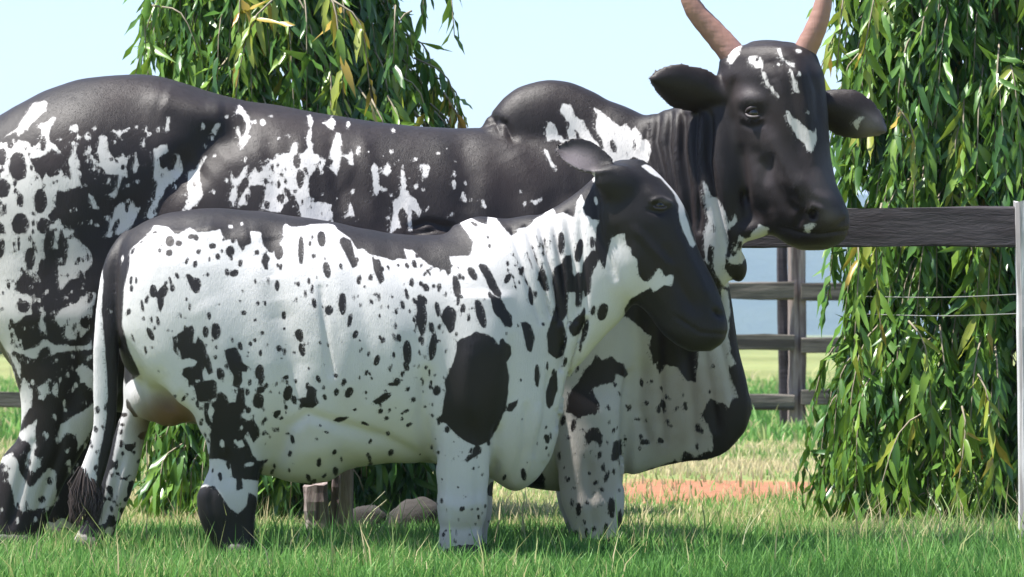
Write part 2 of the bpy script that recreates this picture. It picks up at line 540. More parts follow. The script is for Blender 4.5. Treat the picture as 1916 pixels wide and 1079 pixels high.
cow_strokes = [
    ([(905, 236), (925, 222), (945, 232), (960, 262)], 7, .014),
    ([(918, 215), (935, 245)], 6, .010),
    # neck folds
    ([(1232, 215), (1226, 260), (1240, 320), (1250, 380)], 7, .014), ([(1256, 212), (1250, 270), (1262, 340), (1270, 420)], 6, .014),
    ([(1280, 215), (1278, 280), (1288, 350), (1292, 440)], 7, .018), ([(1305, 210), (1300, 270), (1306, 350), (1308, 430)], 6, .016),
    ([(1328, 215), (1325, 300), (1340, 380), (1362, 470)], 8, .022), ([(1212, 235), (1206, 280), (1222, 320)], 6, .010),
    ([(1268, 215), (1266, 300), (1276, 400)], 6, -.010), ([(1316, 215), (1312, 300), (1318, 380)], 6, -.010),
    # flank, hip and shoulder
    ([(330, 330), (400, 260), (450, 250)], 34, .030), ([(250, 420), (330, 340), (380, 300)], 40, .02),
    ([(300, 190), (380, 215), (420, 215)], 28, -.022), ([(640, 340), (700, 380), (760, 400)], 36, .012),
    ([(770, 425), (800, 415), (850, 425)], 7, .012), ([(775, 436), (820, 428), (850, 436)], 5, .010),
    ([(860, 260), (880, 330), (870, 400)], 26, .010), ([(960, 280), (1000, 360), (1000, 420)], 30, -.012),
    ([(560, 260), (580, 380)], 16, -.006), ([(500, 250), (520, 380)], 14, .006), ([(620, 260), (640, 400)], 14, .006),
    ([(680, 260), (700, 400)], 16, -.006),
    # hind leg
    ([(200, 560), (150, 660), (140, 760)], 16, .014), ([(120, 760), (110, 850), (70, 960)], 9, .012), ([(60, 830), (40, 900), (20, 980)], 9, .010),
    # foreleg and dewlap folds
    ([(1180, 700), (1172, 780), (1170, 900)], 10, .02), ([(1200, 680), (1195, 760), (1210, 820)], 10, .012), ([(1225, 560), (1235, 700), (1240, 820)], 9, .010),
    ([(1268, 600), (1290, 700), (1300, 830)], 10, .010), ([(1305, 560), (1320, 680), (1340, 800)], 9, .010), ([(1340, 540), (1348, 640), (1370, 740)], 8, .010),
    ([(1100, 860), (1105, 930), (1110, 990)], 10, .006),
    ([(1060, 940), (1100, 948), (1150, 940)], 18, -.006),
    # face
    ([(1440, 250), (1470, 310), (1495, 360)], 13, -.010), ([(1420, 290), (1450, 350), (1490, 400)], 17, .014),
    ([(1385, 215), (1400, 224), (1424, 222)], 4, -.006), ([(1386, 232), (1408, 238), (1430, 232)], 4, .005),
    ([(1490, 120), (1505, 180), (1515, 250), (1522, 300)], 8, -.005), ([(1470, 120), (1486, 200), (1500, 280)], 9, .006),
    ([(1440, 110), (1450, 150)], 14, .008), ([(1372, 150), (1366, 190), (1374, 230)], 8, .006), ([(1516, 130), (1530, 170), (1532, 220)], 7, .006), ([(1500, 330), (1520, 360), (1545, 372)], 8, -.004), ([(1490, 425), (1500, 405), (1506, 390)], 5, .005), ([(1462, 330), (1478, 370), (1500, 385)], 7, -.005), ([(1508, 392), (1524, 384), (1540, 392)], 4, -.007),
    ([(1584, 432), (1540, 438), (1500, 436), (1458, 424)], 4, .009), ([(1580, 410), (1562, 425), (1540, 430)], 5, .004),
    ([(1440, 300), (1425, 350), (1440, 400)], 12, .010), ([(1386, 280), (1396, 370)], 10, .010),
]
cv = strokes(cv, cq, cow_strokes)
cn = normals(cv, cq)
cv = cv + cn * ((fnoise(cv, 7, 2) - .5) * .008)[:, None]

# ------------------------------------------------------------------ the small spotted cow in front
calf_near_hind = [(440, 275, 430, -.08, .09), (500, 248, 480, -.11, .12), (580, 236, 500, -.13, .125), (650, 250, 508, -.145, .115), (720, 292, 506, -.155, .098),
                  (780, 352, 500, -.165, .078), (830, 386, 492, -.17, .06), (872, 391, 490, -.17, .050), (900, 381, 486, -.17, .047), (928, 369, 482, -.17, .048), (958, 371, 478, -.17, .046), (990, 382, 476, -.17, .040), (1020, 400, 477, -.17, .038), (1045, 408, 482, -.17, .045), (1062, 406, 488, -.17, .05)]
calf_far_hind = [(640, 236, 400, .14, .10), (720, 232, 350, .155, .08), (780, 226, 285, .165, .06), (820, 212, 270, .17, .05), (860, 200, 262, .17, .043), (900, 188, 252, .17, .04),
                 (940, 172, 238, .17, .038), (980, 154, 222, .17, .038), (1015, 136, 208, .17, .042), (1040, 126, 204, .17, .05)]
calf_near_fore = [(560, 845, 950, -.15, .09), (640, 835, 960, -.16, .10), (700, 822, 955, -.165, .095), (760, 808, 938, -.17, .085), (820, 808, 925, -.17, .07), (870, 814, 918, -.17, .062),
                  (920, 820, 912, -.17, .056), (960, 820, 910, -.17, .055), (1000, 822, 902, -.17, .046), (1035, 818, 900, -.17, .05), (1058, 812, 908, -.17, .055)]
calf_prims = [
    ('+', loft_x([(218, 510, 585, 0, .03), (223, 470, 650, 0, .09), (236, 443, 688, 0, .155), (262, 421, 712, 0, .20),
                  (300, 403, 735, 0, .23), (350, 393, 775, 0, .245), (400, 389, 830, 0, .25), (450, 392, 878, 0, .26),
                  (510, 397, 897, 0, .275), (560, 405, 904, 0, .285), (612, 413, 902, 0, .29), (650, 420, 880, 0, .29), (690, 428, 870, 0, .29), (740, 437, 866, 0, .285),
                  (800, 440, 868, 0, .27), (860, 434, 874, 0, .25), (910, 424, 890, 0, .235), (965, 422, 918, 0, .21),
                  (1000, 425, 900, 0, .18), (1032, 440, 850, 0, .13), (1052, 480, 780, 0, .08)], 2.2), .02),
    ('+', loft_x([(850, 424, 700, 0, .09), (890, 407, 700, 0, .12), (950, 412, 740, 0, .135), (1000, 402, 760, -.01, .13), (1040, 386, 740, -.02, .12), (1080, 358, 690, -.03, .112),
                  (1120, 326, 640, -.05, .105), (1150, 312, 610, -.06, .09), (1190, 340, 560, -.06, .05)], 2.2), .05),
    ('+', ell(W(888, 660, -.13), (.13, .10, .26)), .08),
    ('+', ell(W(888, 660, .13), (.13, .10, .26)), .08),
    ('+', loft_z(calf_near_hind, 2.2), .05),
    ('+', loft_z(calf_far_hind, 2.2), .05),
    ('+', loft_z(calf_near_fore, 2.2), .045),
    ('+', loft_z(shift(calf_near_fore, 10, .17), 2.2), .045),
    ('+', ell(W(312, 738, .07), (.125, .085, .105)), .045),
    ('+', ell(W(345, 765, .03), (.07, .07, .05)), .04),
    # tail
    ('+', loft_z([(434, 232, 262, 0, .03), (450, 217, 258, -.03, .03), (480, 200, 246, -.06, .03), (520, 189, 236, -.08, .028), (580, 181, 229, -.10, .027),
                  (650, 176, 222, -.11, .025), (720, 174, 220, -.11, .024), (780, 175, 218, -.11, .022), (830, 168, 210, -.11, .021),
                  (870, 154, 200, -.11, .021), (905, 140, 190, -.11, .022), (930, 140, 180, -.11, .015)], 2.2), .02),
    # head
    ('+', loft_z([(300, 1155, 1205, -.06, .05), (312, 1132, 1218, -.06, .085), (335, 1118, 1242, -.065, .105), (370, 1112, 1270, -.07, .115), (410, 1116, 1290, -.075, .118),
                  (450, 1124, 1302, -.08, .11), (490, 1140, 1318, -.085, .102), (530, 1166, 1338, -.09, .088), (565, 1190, 1352, -.095, .076),
                   (595, 1216, 1360, -.10, .070), (620, 1236, 1361, -.10, .068), (642, 1262, 1350, -.10, .055), (656, 1288, 1330, -.10, .03)], 2.3), .03),
    ('+', ell(W(1175, 500, -.08), (.085, .09, .11)), .05),
    ('+', ell(W(1228, 372, -.15), (.05, .035, .022), (.8, -.1, -.6)), .025),
    ('+', Loft(frame(W(1140, 318, -.12), (-.93, .0, .38), (-.1, -1, .75)),
               [(0, 0, 0, .022, .03), (.04, 0, .0, .017, .05), (.09, 0, .0, .014, .065), (.135, 0, .0, .012, .058), (.17, 0, -.004, .01, .036),
                (.195, 0, -.006, .006, .008)], 2.2, cup=.025), .016),
    ('+', ell(W(1152, 338, -.16), (.07, .03, .055)), .03),
    ('-', ell(W(1236, 388, -.20), (.022, .018, .013)), .012),
]
calf = empty('cow', (WX(600, 0), 0, 0), 'small white cow with black spots, dark lowered head and round black shoulder patch', 'cow')
fv, fq = sculpt(calf_prims, H_CALF)
calf_strokes = [
    # pleats on the neck
    ([(958, 430), (985, 520), (1010, 600)], 6, .008), ([(985, 425), (1010, 500), (1030, 590)], 6, .011), ([(1010, 415), (1030, 500), (1046, 600)], 6, .012),
    ([(1035, 405), (1052, 500), (1062, 600), (1050, 690)], 6, .013), ([(1060, 400), (1075, 500), (1078, 600)], 6, .012), ([(1085, 400), (1092, 500), (1096, 580)], 6, .010),
    ([(997, 425), (1020, 510), (1038, 600)], 5, -.007), ([(1022, 415), (1042, 520), (1052, 640)], 5, -.008), ([(1048, 410), (1062, 520), (1060, 640), (1042, 760)], 5, -.010),
    ([(1096, 600), (1082, 650), (1066, 720), (1046, 800)], 7, .022), ([(1080, 640), (1062, 720), (1040, 800), (1020, 860)], 6, -.008),
    ([(1030, 700), (1020, 780), (1000, 850)], 7, .010), ([(985, 760), (980, 840), (965, 895)], 7, .008), ([(1008, 760), (1000, 830), (985, 890)], 6, -.006),
    # elbow, flank, thigh
    ([(800, 700), (792, 780), (804, 860)], 14, .020), ([(960, 640), (958, 740), (935, 820)], 14, .010), ([(930, 800), (925, 880)], 8, .014),
    ([(520, 560), (545, 680), (530, 790), (505, 880)], 30, .020), ([(600, 540), (612, 640), (620, 700)], 7, .008),
    ([(515, 880), (540, 800), (575, 775), (620, 790), (720, 820), (800, 865)], 12, .012), ([(560, 850), (640, 830), (700, 850)], 20, -.008),
    ([(380, 560), (420, 640), (430, 720)], 30, -.008), ([(505, 440), (520, 520)], 24, .010), ([(380, 430), (430, 450), (470, 440)], 22, -.012),
    ([(620, 480), (650, 620), (640, 740)], 16, -.004), ([(660, 480), (690, 620), (690, 740)], 14, .004), ([(700, 480), (740, 620), (735, 740)], 16, -.004), ([(745, 500), (780, 620), (780, 730)], 14, .004),
    ([(880, 650), (875, 720), (880, 780)], 16, -.008), ([(420, 850), (430, 900)], 12, .008), ([(232, 640), (262, 690), (310, 745), (370, 795)], 10, .010),
    ([(402, 880), (394, 940), (412, 1010)], 7, .005), ([(890, 800), (896, 880), (890, 990)], 8, .006), ([(835, 800), (838, 900), (842, 1000)], 8, -.005), ([(820, 940), (862, 952), (905, 940)], 14, -.006), ([(822, 985), (862, 990), (904, 985)], 10, .005), ([(230, 850), (210, 930), (185, 990)], 7, .007),
    ([(300, 700), (320, 760), (350, 800)], 12, .010), ([(262, 700), (275, 770), (300, 815)], 9, .007), ([(340, 740), (362, 790)], 8, .008),
    # face
    ([(1212, 392), (1236, 400), (1252, 390)], 4, .005), ([(1218, 376), (1238, 370), (1256, 380)], 4, -.006), ([(1150, 440), (1190, 540), (1240, 600)], 16, .008),
    ([(1360, 626), (1310, 622), (1262, 590)], 4, .004), ([(1338, 582), (1350, 590)], 6, .014), ([(1270, 440), (1300, 500), (1325, 560)], 10, -.006), ([(1250, 470), (1270, 530), (1300, 580)], 12, .009), ([(1190, 430), (1225, 470), (1260, 500)], 9, -.006), ([(1112, 360), (1125, 440), (1150, 520)], 8, .010),
]
fv = strokes(fv, fq, calf_strokes)
fn = normals(fv, fq)
fv = fv + fn * ((fnoise(fv, 8, 2, 3.1) - .5) * .006)[:, None]

# ------------------------------------------------------------------ coat markings (as they lie on the animals)
rA = (0, 100, 2.994); rB = (0, 160, 3.372); rC = (0, 440, 3.372); rD = (0, 740, 3.372); rE = (220, 400, 3.372)
rF = (280, 600, 3.372); rG = (1020, 640, 3.372); rH = (1000, 240, 2.6975); rb = (560, 100, 2.994); rc = (560, 400, 2.994)
rd = (560, 719, 2.994); rj = (1000, 260, 2.994); rk = (1000, 560, 2.994); rm = (1160, 0, 3.421); rP = (0, 0, 1.0)

COW_OPS = [
 (-1, rB, [
  [(45,310),(75,285),(110,262),(150,200),(205,110),(285,95),(300,102),(290,160),(255,190),(215,225),(160,275),(115,322),(105,290),(60,312)],
  [(0,365),(45,360),(50,400),(75,395),(110,340),(175,355),(200,395),(240,370),(260,320),(255,270),(235,265),(250,240),(290,235),(345,192),(352,205),(318,262),(308,290),(312,350),(350,370),(385,420),(412,448),(402,456),(424,520),(412,590),(430,580),(447,520),(430,480),(470,380),(490,360),(480,420),(500,480),(510,560),(515,640),(495,630),(440,655),(400,670),(362,660),(350,700),(352,770),(325,785),(300,820),(330,860),(370,838),(390,880),(440,880),(462,920),(450,950),(420,962),(400,950),(388,900),(372,960),(365,1025),(335,1030),(345,950),(330,905),(290,930),(280,960),(270,1000),(285,1085),(0,1085)],
  [(440,270),(480,235),(492,262),(487,300),(460,290)], [(482,308),(512,320),(500,342),(485,335)], [(530,320),(577,308),(570,337),(540,342)], [(523,440),(567,368),(582,400),(570,432)],
  [(562,440),(605,430),(630,318),(650,303),(677,330),(677,390),(697,432),(720,457),(762,450),(775,413),(787,450),(828,430),(802,500),(806,582),(772,572),(755,640),(720,712),(693,690),(735,640),(745,562),(720,560),(670,552),(640,512),(600,500)],
  [(713,285),(740,290),(760,280),(770,300),(755,333),(745,310)], [(775,285),(817,262),(810,282),(785,302)], (865,262,10,11), [(913,240),(927,245),(927,290),(913,290)], [(912,322),(917,400),(892,372)],
  [(850,420),(862,413),(866,470),(880,500),(855,547),(836,530),(850,480)], [(1053,195),(1073,195),(1068,282),(1043,286)]]),
 (1, rB, [(112,510,58,88), (12,450,34,58), (16,650,42,60), (130,725,22,46), (258,725,42,80),
  [(190,458),(240,455),(290,430),(330,400),(400,440),(424,520),(412,585),(385,522),(350,570),(312,577),(290,555),(265,610),(252,570),(220,540)],
  (130,880,52,80), (121,990,12,48), (184,430,11,18), (450,580,12,20), (272,370,18,52,8), (8,940,26,72), (28,780,16,32), (272,885,38,55), (205,982,11,26), (190,1065,24,40), (195,520,9,16), (8,740,8,14), (700,465,9,13), (735,476,9,12), (775,515,8,12), (160,395,8,10), (90,1045,8,9)]),
 (-1, rA, [
  [(860,530),(885,525),(905,512),(937,512),(940,550),(907,577),(893,585),(895,620),(915,652),(930,635),(945,655),(975,650),(985,600),(1002,555),(1017,590),(1022,672),(1002,692),(965,727),(940,732),(907,800),(885,842),(880,900),(850,927),(818,915),(830,870),(868,800),(878,730),(863,700),(863,600)],
  [(1053,665),(1100,643),(1125,610),(1152,568),(1157,580),(1122,640),(1118,700),(1137,790),(1112,842),(1070,872),(1020,888),(1058,830),(1048,740)],
  [(1188,432),(1205,400),(1237,390),(1240,402),(1220,415),(1205,452)], [(1322,330),(1340,283),(1362,310),(1392,350),(1402,410),(1387,490),(1360,533),(1343,500),(1323,430),(1333,402),(1355,470),(1373,440),(1378,390),(1358,345),(1335,335),(1322,362)],
  (1472,382,15,19), (1427,385,9,8), (1515,352,14,8,20), (1268,352,9,9),
  [(1293,655),(1310,700),(1340,690),(1365,640),(1387,628),(1377,680),(1342,730),(1332,800),(1312,837),(1283,820),(1300,760),(1293,700)],
  [(1348,800),(1390,748),(1402,790),(1380,832),(1350,857),(1328,845)], (1372,595,6,16),
  [(1398,690),(1430,640),(1447,680),(1475,650),(1468,610),(1500,588),(1530,600),(1580,558),(1620,560),(1638,500),(1677,493),(1667,560),(1700,560),(1722,530),(1735,470),(1745,515),(1762,560),(1792,570),(1802,600),(1762,640),(1732,700),(1727,760),(1747,830),(1790,832),(1867,850),(1862,920),(1820,945),(1760,932),(1690,917),(1683,850),(1650,810),(1600,840),(1570,887),(1530,892),(1463,870),(1480,800),(1498,742),(1450,732),(1398,737)],
  [(1723,345),(1737,340),(1752,380),(1742,480),(1722,522),(1717,470),(1733,420)], [(1798,380),(1830,387),(1860,352),(1877,380),(1872,432),(1835,412)], [(1888,440),(1907,440),(1914,490),(1907,600),(1887,682),(1850,640),(1868,600),(1840,580),(1858,520)], [(1808,570),(1825,600),(1800,657),(1785,640)],
  [(658,850),(690,833),(702,870),(745,825),(757,860),(792,860),(762,920),(722,990),(652,1017),(583,1037),(600,1000),(627,930)], [(493,783),(520,800),(552,870),(520,867)], (1250,882,26,12,10), (540,960,20,9,15)]),
 (1, rA, [(910,680,8,15),(864,880,9,22,10),(1088,730,9,20),(1665,605,20,38),(1682,700,22,50),(1560,730,12,26),(1523,640,13,20),(1577,680,14,16),(1490,715,14,22),(1497,850,12,20),(1600,715,9,20),(1557,625,10,17),(710,865,12,27),(650,960,12,36,20),(1338,765,9,18),(640,1010,8,8),(1740,860,7,14),(1650,770,10,14)]),
 (-1, rb, [(275,400,9,21), [(325,513),(345,530),(337,577),(315,560)], [(238,570),(275,565),(290,540),(302,560),(302,622),(280,620),(265,585)],
  [(403,640),(425,610),(442,640),(452,740),(492,760),(480,772),(450,770),(430,807),(413,780),(413,700)], [(463,665),(485,630),(500,603),(514,660),(490,682)],
  [(573,660),(585,640),(597,700),(602,760),(652,820),(684,880),(670,922),(650,880),(628,870),(635,990),(612,995),(605,900),(580,860),(555,900),(572,980),(540,985),(513,1015),(513,950),(530,900),(523,830),(560,800),(573,740)],
  [(688,618),(725,628),(733,640),(720,682),(685,717),(693,670)], [(638,735),(672,718),(665,752),(640,772)], [(285,833),(300,880),(316,917),(290,905),(268,915)], (300,775,11,15), (515,550,9,13), (930,725,9,15), (923,805,10,28,-10), (1030,840,10,28,-25), (560,600,7,8), (960,820,8,14),
  [(1298,825),(1330,820),(1357,798),(1362,820),(1320,852)], (1265,840,8,19), (1240,775,8,10), (518,793,8,8),
  [(1378,425),(1395,378),(1432,395),(1447,450),(1490,480),(1515,488),(1500,440),(1515,390),(1460,320),(1480,283),(1522,290),(1547,340),(1592,380),(1612,430),(1660,490),(1700,500),(1660,420),(1668,340),(1643,298),(1702,330),(1750,380),(1800,410),(1830,393),(1862,440),(1880,410),(1916,450),(1920,592),(1880,570),(1840,560),(1800,602),(1700,592),(1640,582),(1600,530),(1560,440),(1545,430),(1562,535),(1520,522),(1460,490),(1420,482),(1388,490)],
  [(1370,530),(1392,545),(1410,600),(1445,650),(1435,662),(1400,610),(1378,560)]]),
 (-1, rj, [[(300,30),(420,0),(600,0),(632,20),(642,100),(625,133),(560,100),(500,122),(400,122),(330,92)], [(615,0),(640,10),(655,60),(650,90),(630,60)]]),
 (1, rb, [(1762,520,10,42,-18),(1690,520,9,25,-20)]),
 (1, rj, [(372,25,11,36,-20),(437,42,13,38,-20),(560,30,4,30,-8),(520,70,4,22)]),
 # neck front and chin
 (-1, rj, [[(948,232),(967,260),(992,320),(1022,323),(1047,370),(1072,410),(1087,472),(1110,460),(1123,415),(1134,460),(1100,492),(1082,520),(1087,600),(1072,650),(1067,720),(1102,780),(1130,805),(1070,835),(1040,792),(1008,740),(998,690),(1008,600),(978,590),(967,640),(980,705),(955,692),(948,600),(955,500),(973,460),(958,370),(950,300)],
  [(1080,680),(1120,602),(1150,538),(1192,560),(1262,478),(1312,500),(1302,532),(1232,592),(1200,650),(1160,700),(1120,702)]]),
 (1, rj, [(1006,495,8,26),(1040,500,5,18),(1110,640,20,14),(1150,600,10,26,20)]),
 (-1, rP, [[(1350,538),(1362,545),(1366,580),(1362,625),(1368,660),(1378,680),(1362,690),(1352,640),(1350,590)]]),
 # brisket and near foreleg
 (-1, rk, [[(-40,150),(320,80),(400,50),(520,100),(600,170),(620,190),(652,208),(642,260),(662,370),(690,350),(682,380),(702,420),(740,368),(800,378),(822,410),(852,462),(907,462),(915,380),(917,260),(960,268),(992,258),(1002,205),(1042,200),(1062,280),(1080,330),(1095,430),(1132,520),(1142,552),(1112,545),(1090,612),(1060,580),(1020,570),(985,555),(960,600),(940,652),(970,700),(1002,770),(1002,852),(960,850),(900,882),(862,850),(840,852),(820,912),(770,910),(700,937),(640,952),(510,1012),(500,1480),(30,1480),(60,1000),(-30,800)]]),
 (1, rk, [[(170,640),(190,530),(248,452),(278,400),(330,340),(342,308),(380,335),(440,318),(470,350),(500,358),(527,422),(505,442),(460,412),(442,460),(380,480),(323,505),(352,560),(372,592),(342,640),(290,652),(250,657),(200,642)],
  (600,465,9,22),(835,535,8,14),(850,608,8,12),(728,600,13,36),(750,685,9,14),(912,720,14,26),(420,688,9,15),(445,737,9,14),(620,800,26,16),(705,790,18,18),(910,820,12,24),(630,580,14,12),(530,610,8,18,20)]),
 (1, rG, [[(253,580),(290,540),(340,543),(362,590),(357,662),(340,667),(328,640),(310,618),(280,640),(260,662)], [(430,620),(480,613),(486,700),(450,747),(413,747)], (505,620,8,38),(475,755,9,20),(345,712,15,34,20),(367,785,9,28),(388,840,10,34,12),(435,820,8,19),(320,885,16,20,30),(92,718,10,28),(243,715,10,18),(115,490,17,36,15),(175,540,11,22),(405,505,12,16),(433,560,11,18),(215,470,15,11),(170,1010,11,26),(212,1050,18,26,15),(262,1012,10,12),(347,1027,8,8),(420,1030,20,52),(200,890,9,14),(465,935,9,13),(395,630,10,14),(245,660,8,20)]),
 (1, rd, [(1528,660,9,21),(1565,700,14,36,5),(1610,660,9,9),(1688,675,6,7),(1750,690,18,58),(1797,760,14,62),(1543,850,16,30),(1610,830,9,26),(1655,810,15,20,20),(1712,815,12,38,12),(1690,860,10,20),(1600,770,7,12)]),
 # hindquarter below the flank
 (-1, rC, [[(-40,-10),(278,-10),(275,100),(287,140),(240,222),(200,272),(160,213),(100,290),(93,340),(130,372),(190,368),(207,400),(202,490),(150,512),(85,570),(100,640),(130,682),(160,722),(240,700),(270,658),(300,660),(350,692),(410,690),(450,702),(560,690),(580,650),(584,720),(450,727),(350,742),(330,762),(310,700),(250,722),(240,782),(170,772),(120,742),(82,722),(132,830),(127,905),(60,762),(-40,600)],
  [(428,120),(430,30),(470,8),(552,85),(587,150),(575,192),(540,232),(510,262),(440,282),(388,345),(373,330),(368,200),(410,190)],
  [(348,520),(378,470),(440,440),(480,425),(522,400),(560,358),(602,370),(592,430),(575,520),(562,600),(520,642),(440,662),(408,630),(420,590),(436,520),(420,560),(390,582),(358,560)],
  [(263,490),(287,483),(275,530),(292,580),(287,612),(260,602),(248,560)],
  [(150,903),(182,940),(160,980),(207,968),(202,1090),(118,1090),(130,980)], [(243,960),(302,928),(307,1002),(250,987)], [(318,990),(345,950),(372,908),(362,1022),(330,1002)],
  [(478,850),(520,808),(590,860),(590,980),(540,932),(500,880)], (432,880,13,17)]),
 (1, rC, [(190,150,34,70),(150,450,38,40),(57,320,10,20),(15,465,13,16),(120,50,10,48),(75,630,10,18),(90,745,14,15),(5,80,26,62),(92,98,7,9),(505,240,10,20,20),(555,140,12,26),(542,545,28,38,20),(570,400,16,36,15),(430,545,9,32,10),(430,250,8,10),(20,365,8,12)]),
 (-1, rD, [[(118,0),(207,0),(202,60),(165,112),(130,182),(113,190)], [(118,240),(160,205),(200,173),(232,148),(222,230),(232,330),(202,350),(250,402),(267,388),(252,430),(200,502),(168,440),(168,370),(200,340),(190,290),(140,282)],
  [(378,180),(480,128),(592,45),(594,200),(540,282),(490,352),(478,240),(420,238),(370,314),(368,250)], [(328,118),(355,118),(352,152)],
  [(198,580),(250,520),(310,458),(352,480),(362,620),(342,692),(240,712),(150,732),(98,700),(78,610),(68,560),(18,500),(18,450),(48,440),(-60,400),(30,380),(80,358),(112,420),(120,470),(160,520),(172,562)]]),
 (1, rD, [(310,535,17,28),(265,655,22,26,20),(115,700,13,26),(40,500,14,26),(170,690,9,32),(205,490,15,22),(185,420,9,20),(95,380,12,12),(230,360,12,26),(60,460,10,12)]),
 # head
 (-1, rm, [[(685,385),(710,330),(735,262),(785,268),(765,340),(715,408)], [(818,370),(840,358),(872,356),(907,375),(917,435),(870,432),(830,402)],
  [(905,455),(932,468),(948,520),(1000,588),(1030,625),(1015,634),(968,580),(922,520)], [(1003,308),(1027,313),(1045,368),(1078,392),(1118,408),(1117,434),(1060,407),(1023,360)],
  [(1082,440),(1098,438),(1115,480),(1132,530),(1141,590),(1118,587),(1107,530)], [(1052,698),(1082,710),(1110,758),(1160,778),(1210,830),(1243,850),(1250,822),(1258,900),(1242,960),(1217,985),(1193,950),(1170,900),(1138,880),(1108,820),(1077,780)],
  [(1490,785),(1540,737),(1572,750),(1532,790),(1530,845),(1508,822)],
  (1145,325,16,13), (1150,468,10,15), (1015,412,9,8), (1205,720,6,14)]),
 (1, rm, [(880,380,14,12)]),
 (-1, rj, [[(1512,480),(1552,462),(1580,478),(1562,500),(1537,524),(1514,515)]]),  # pale nostril skin and its highlight, painted as white hair
]

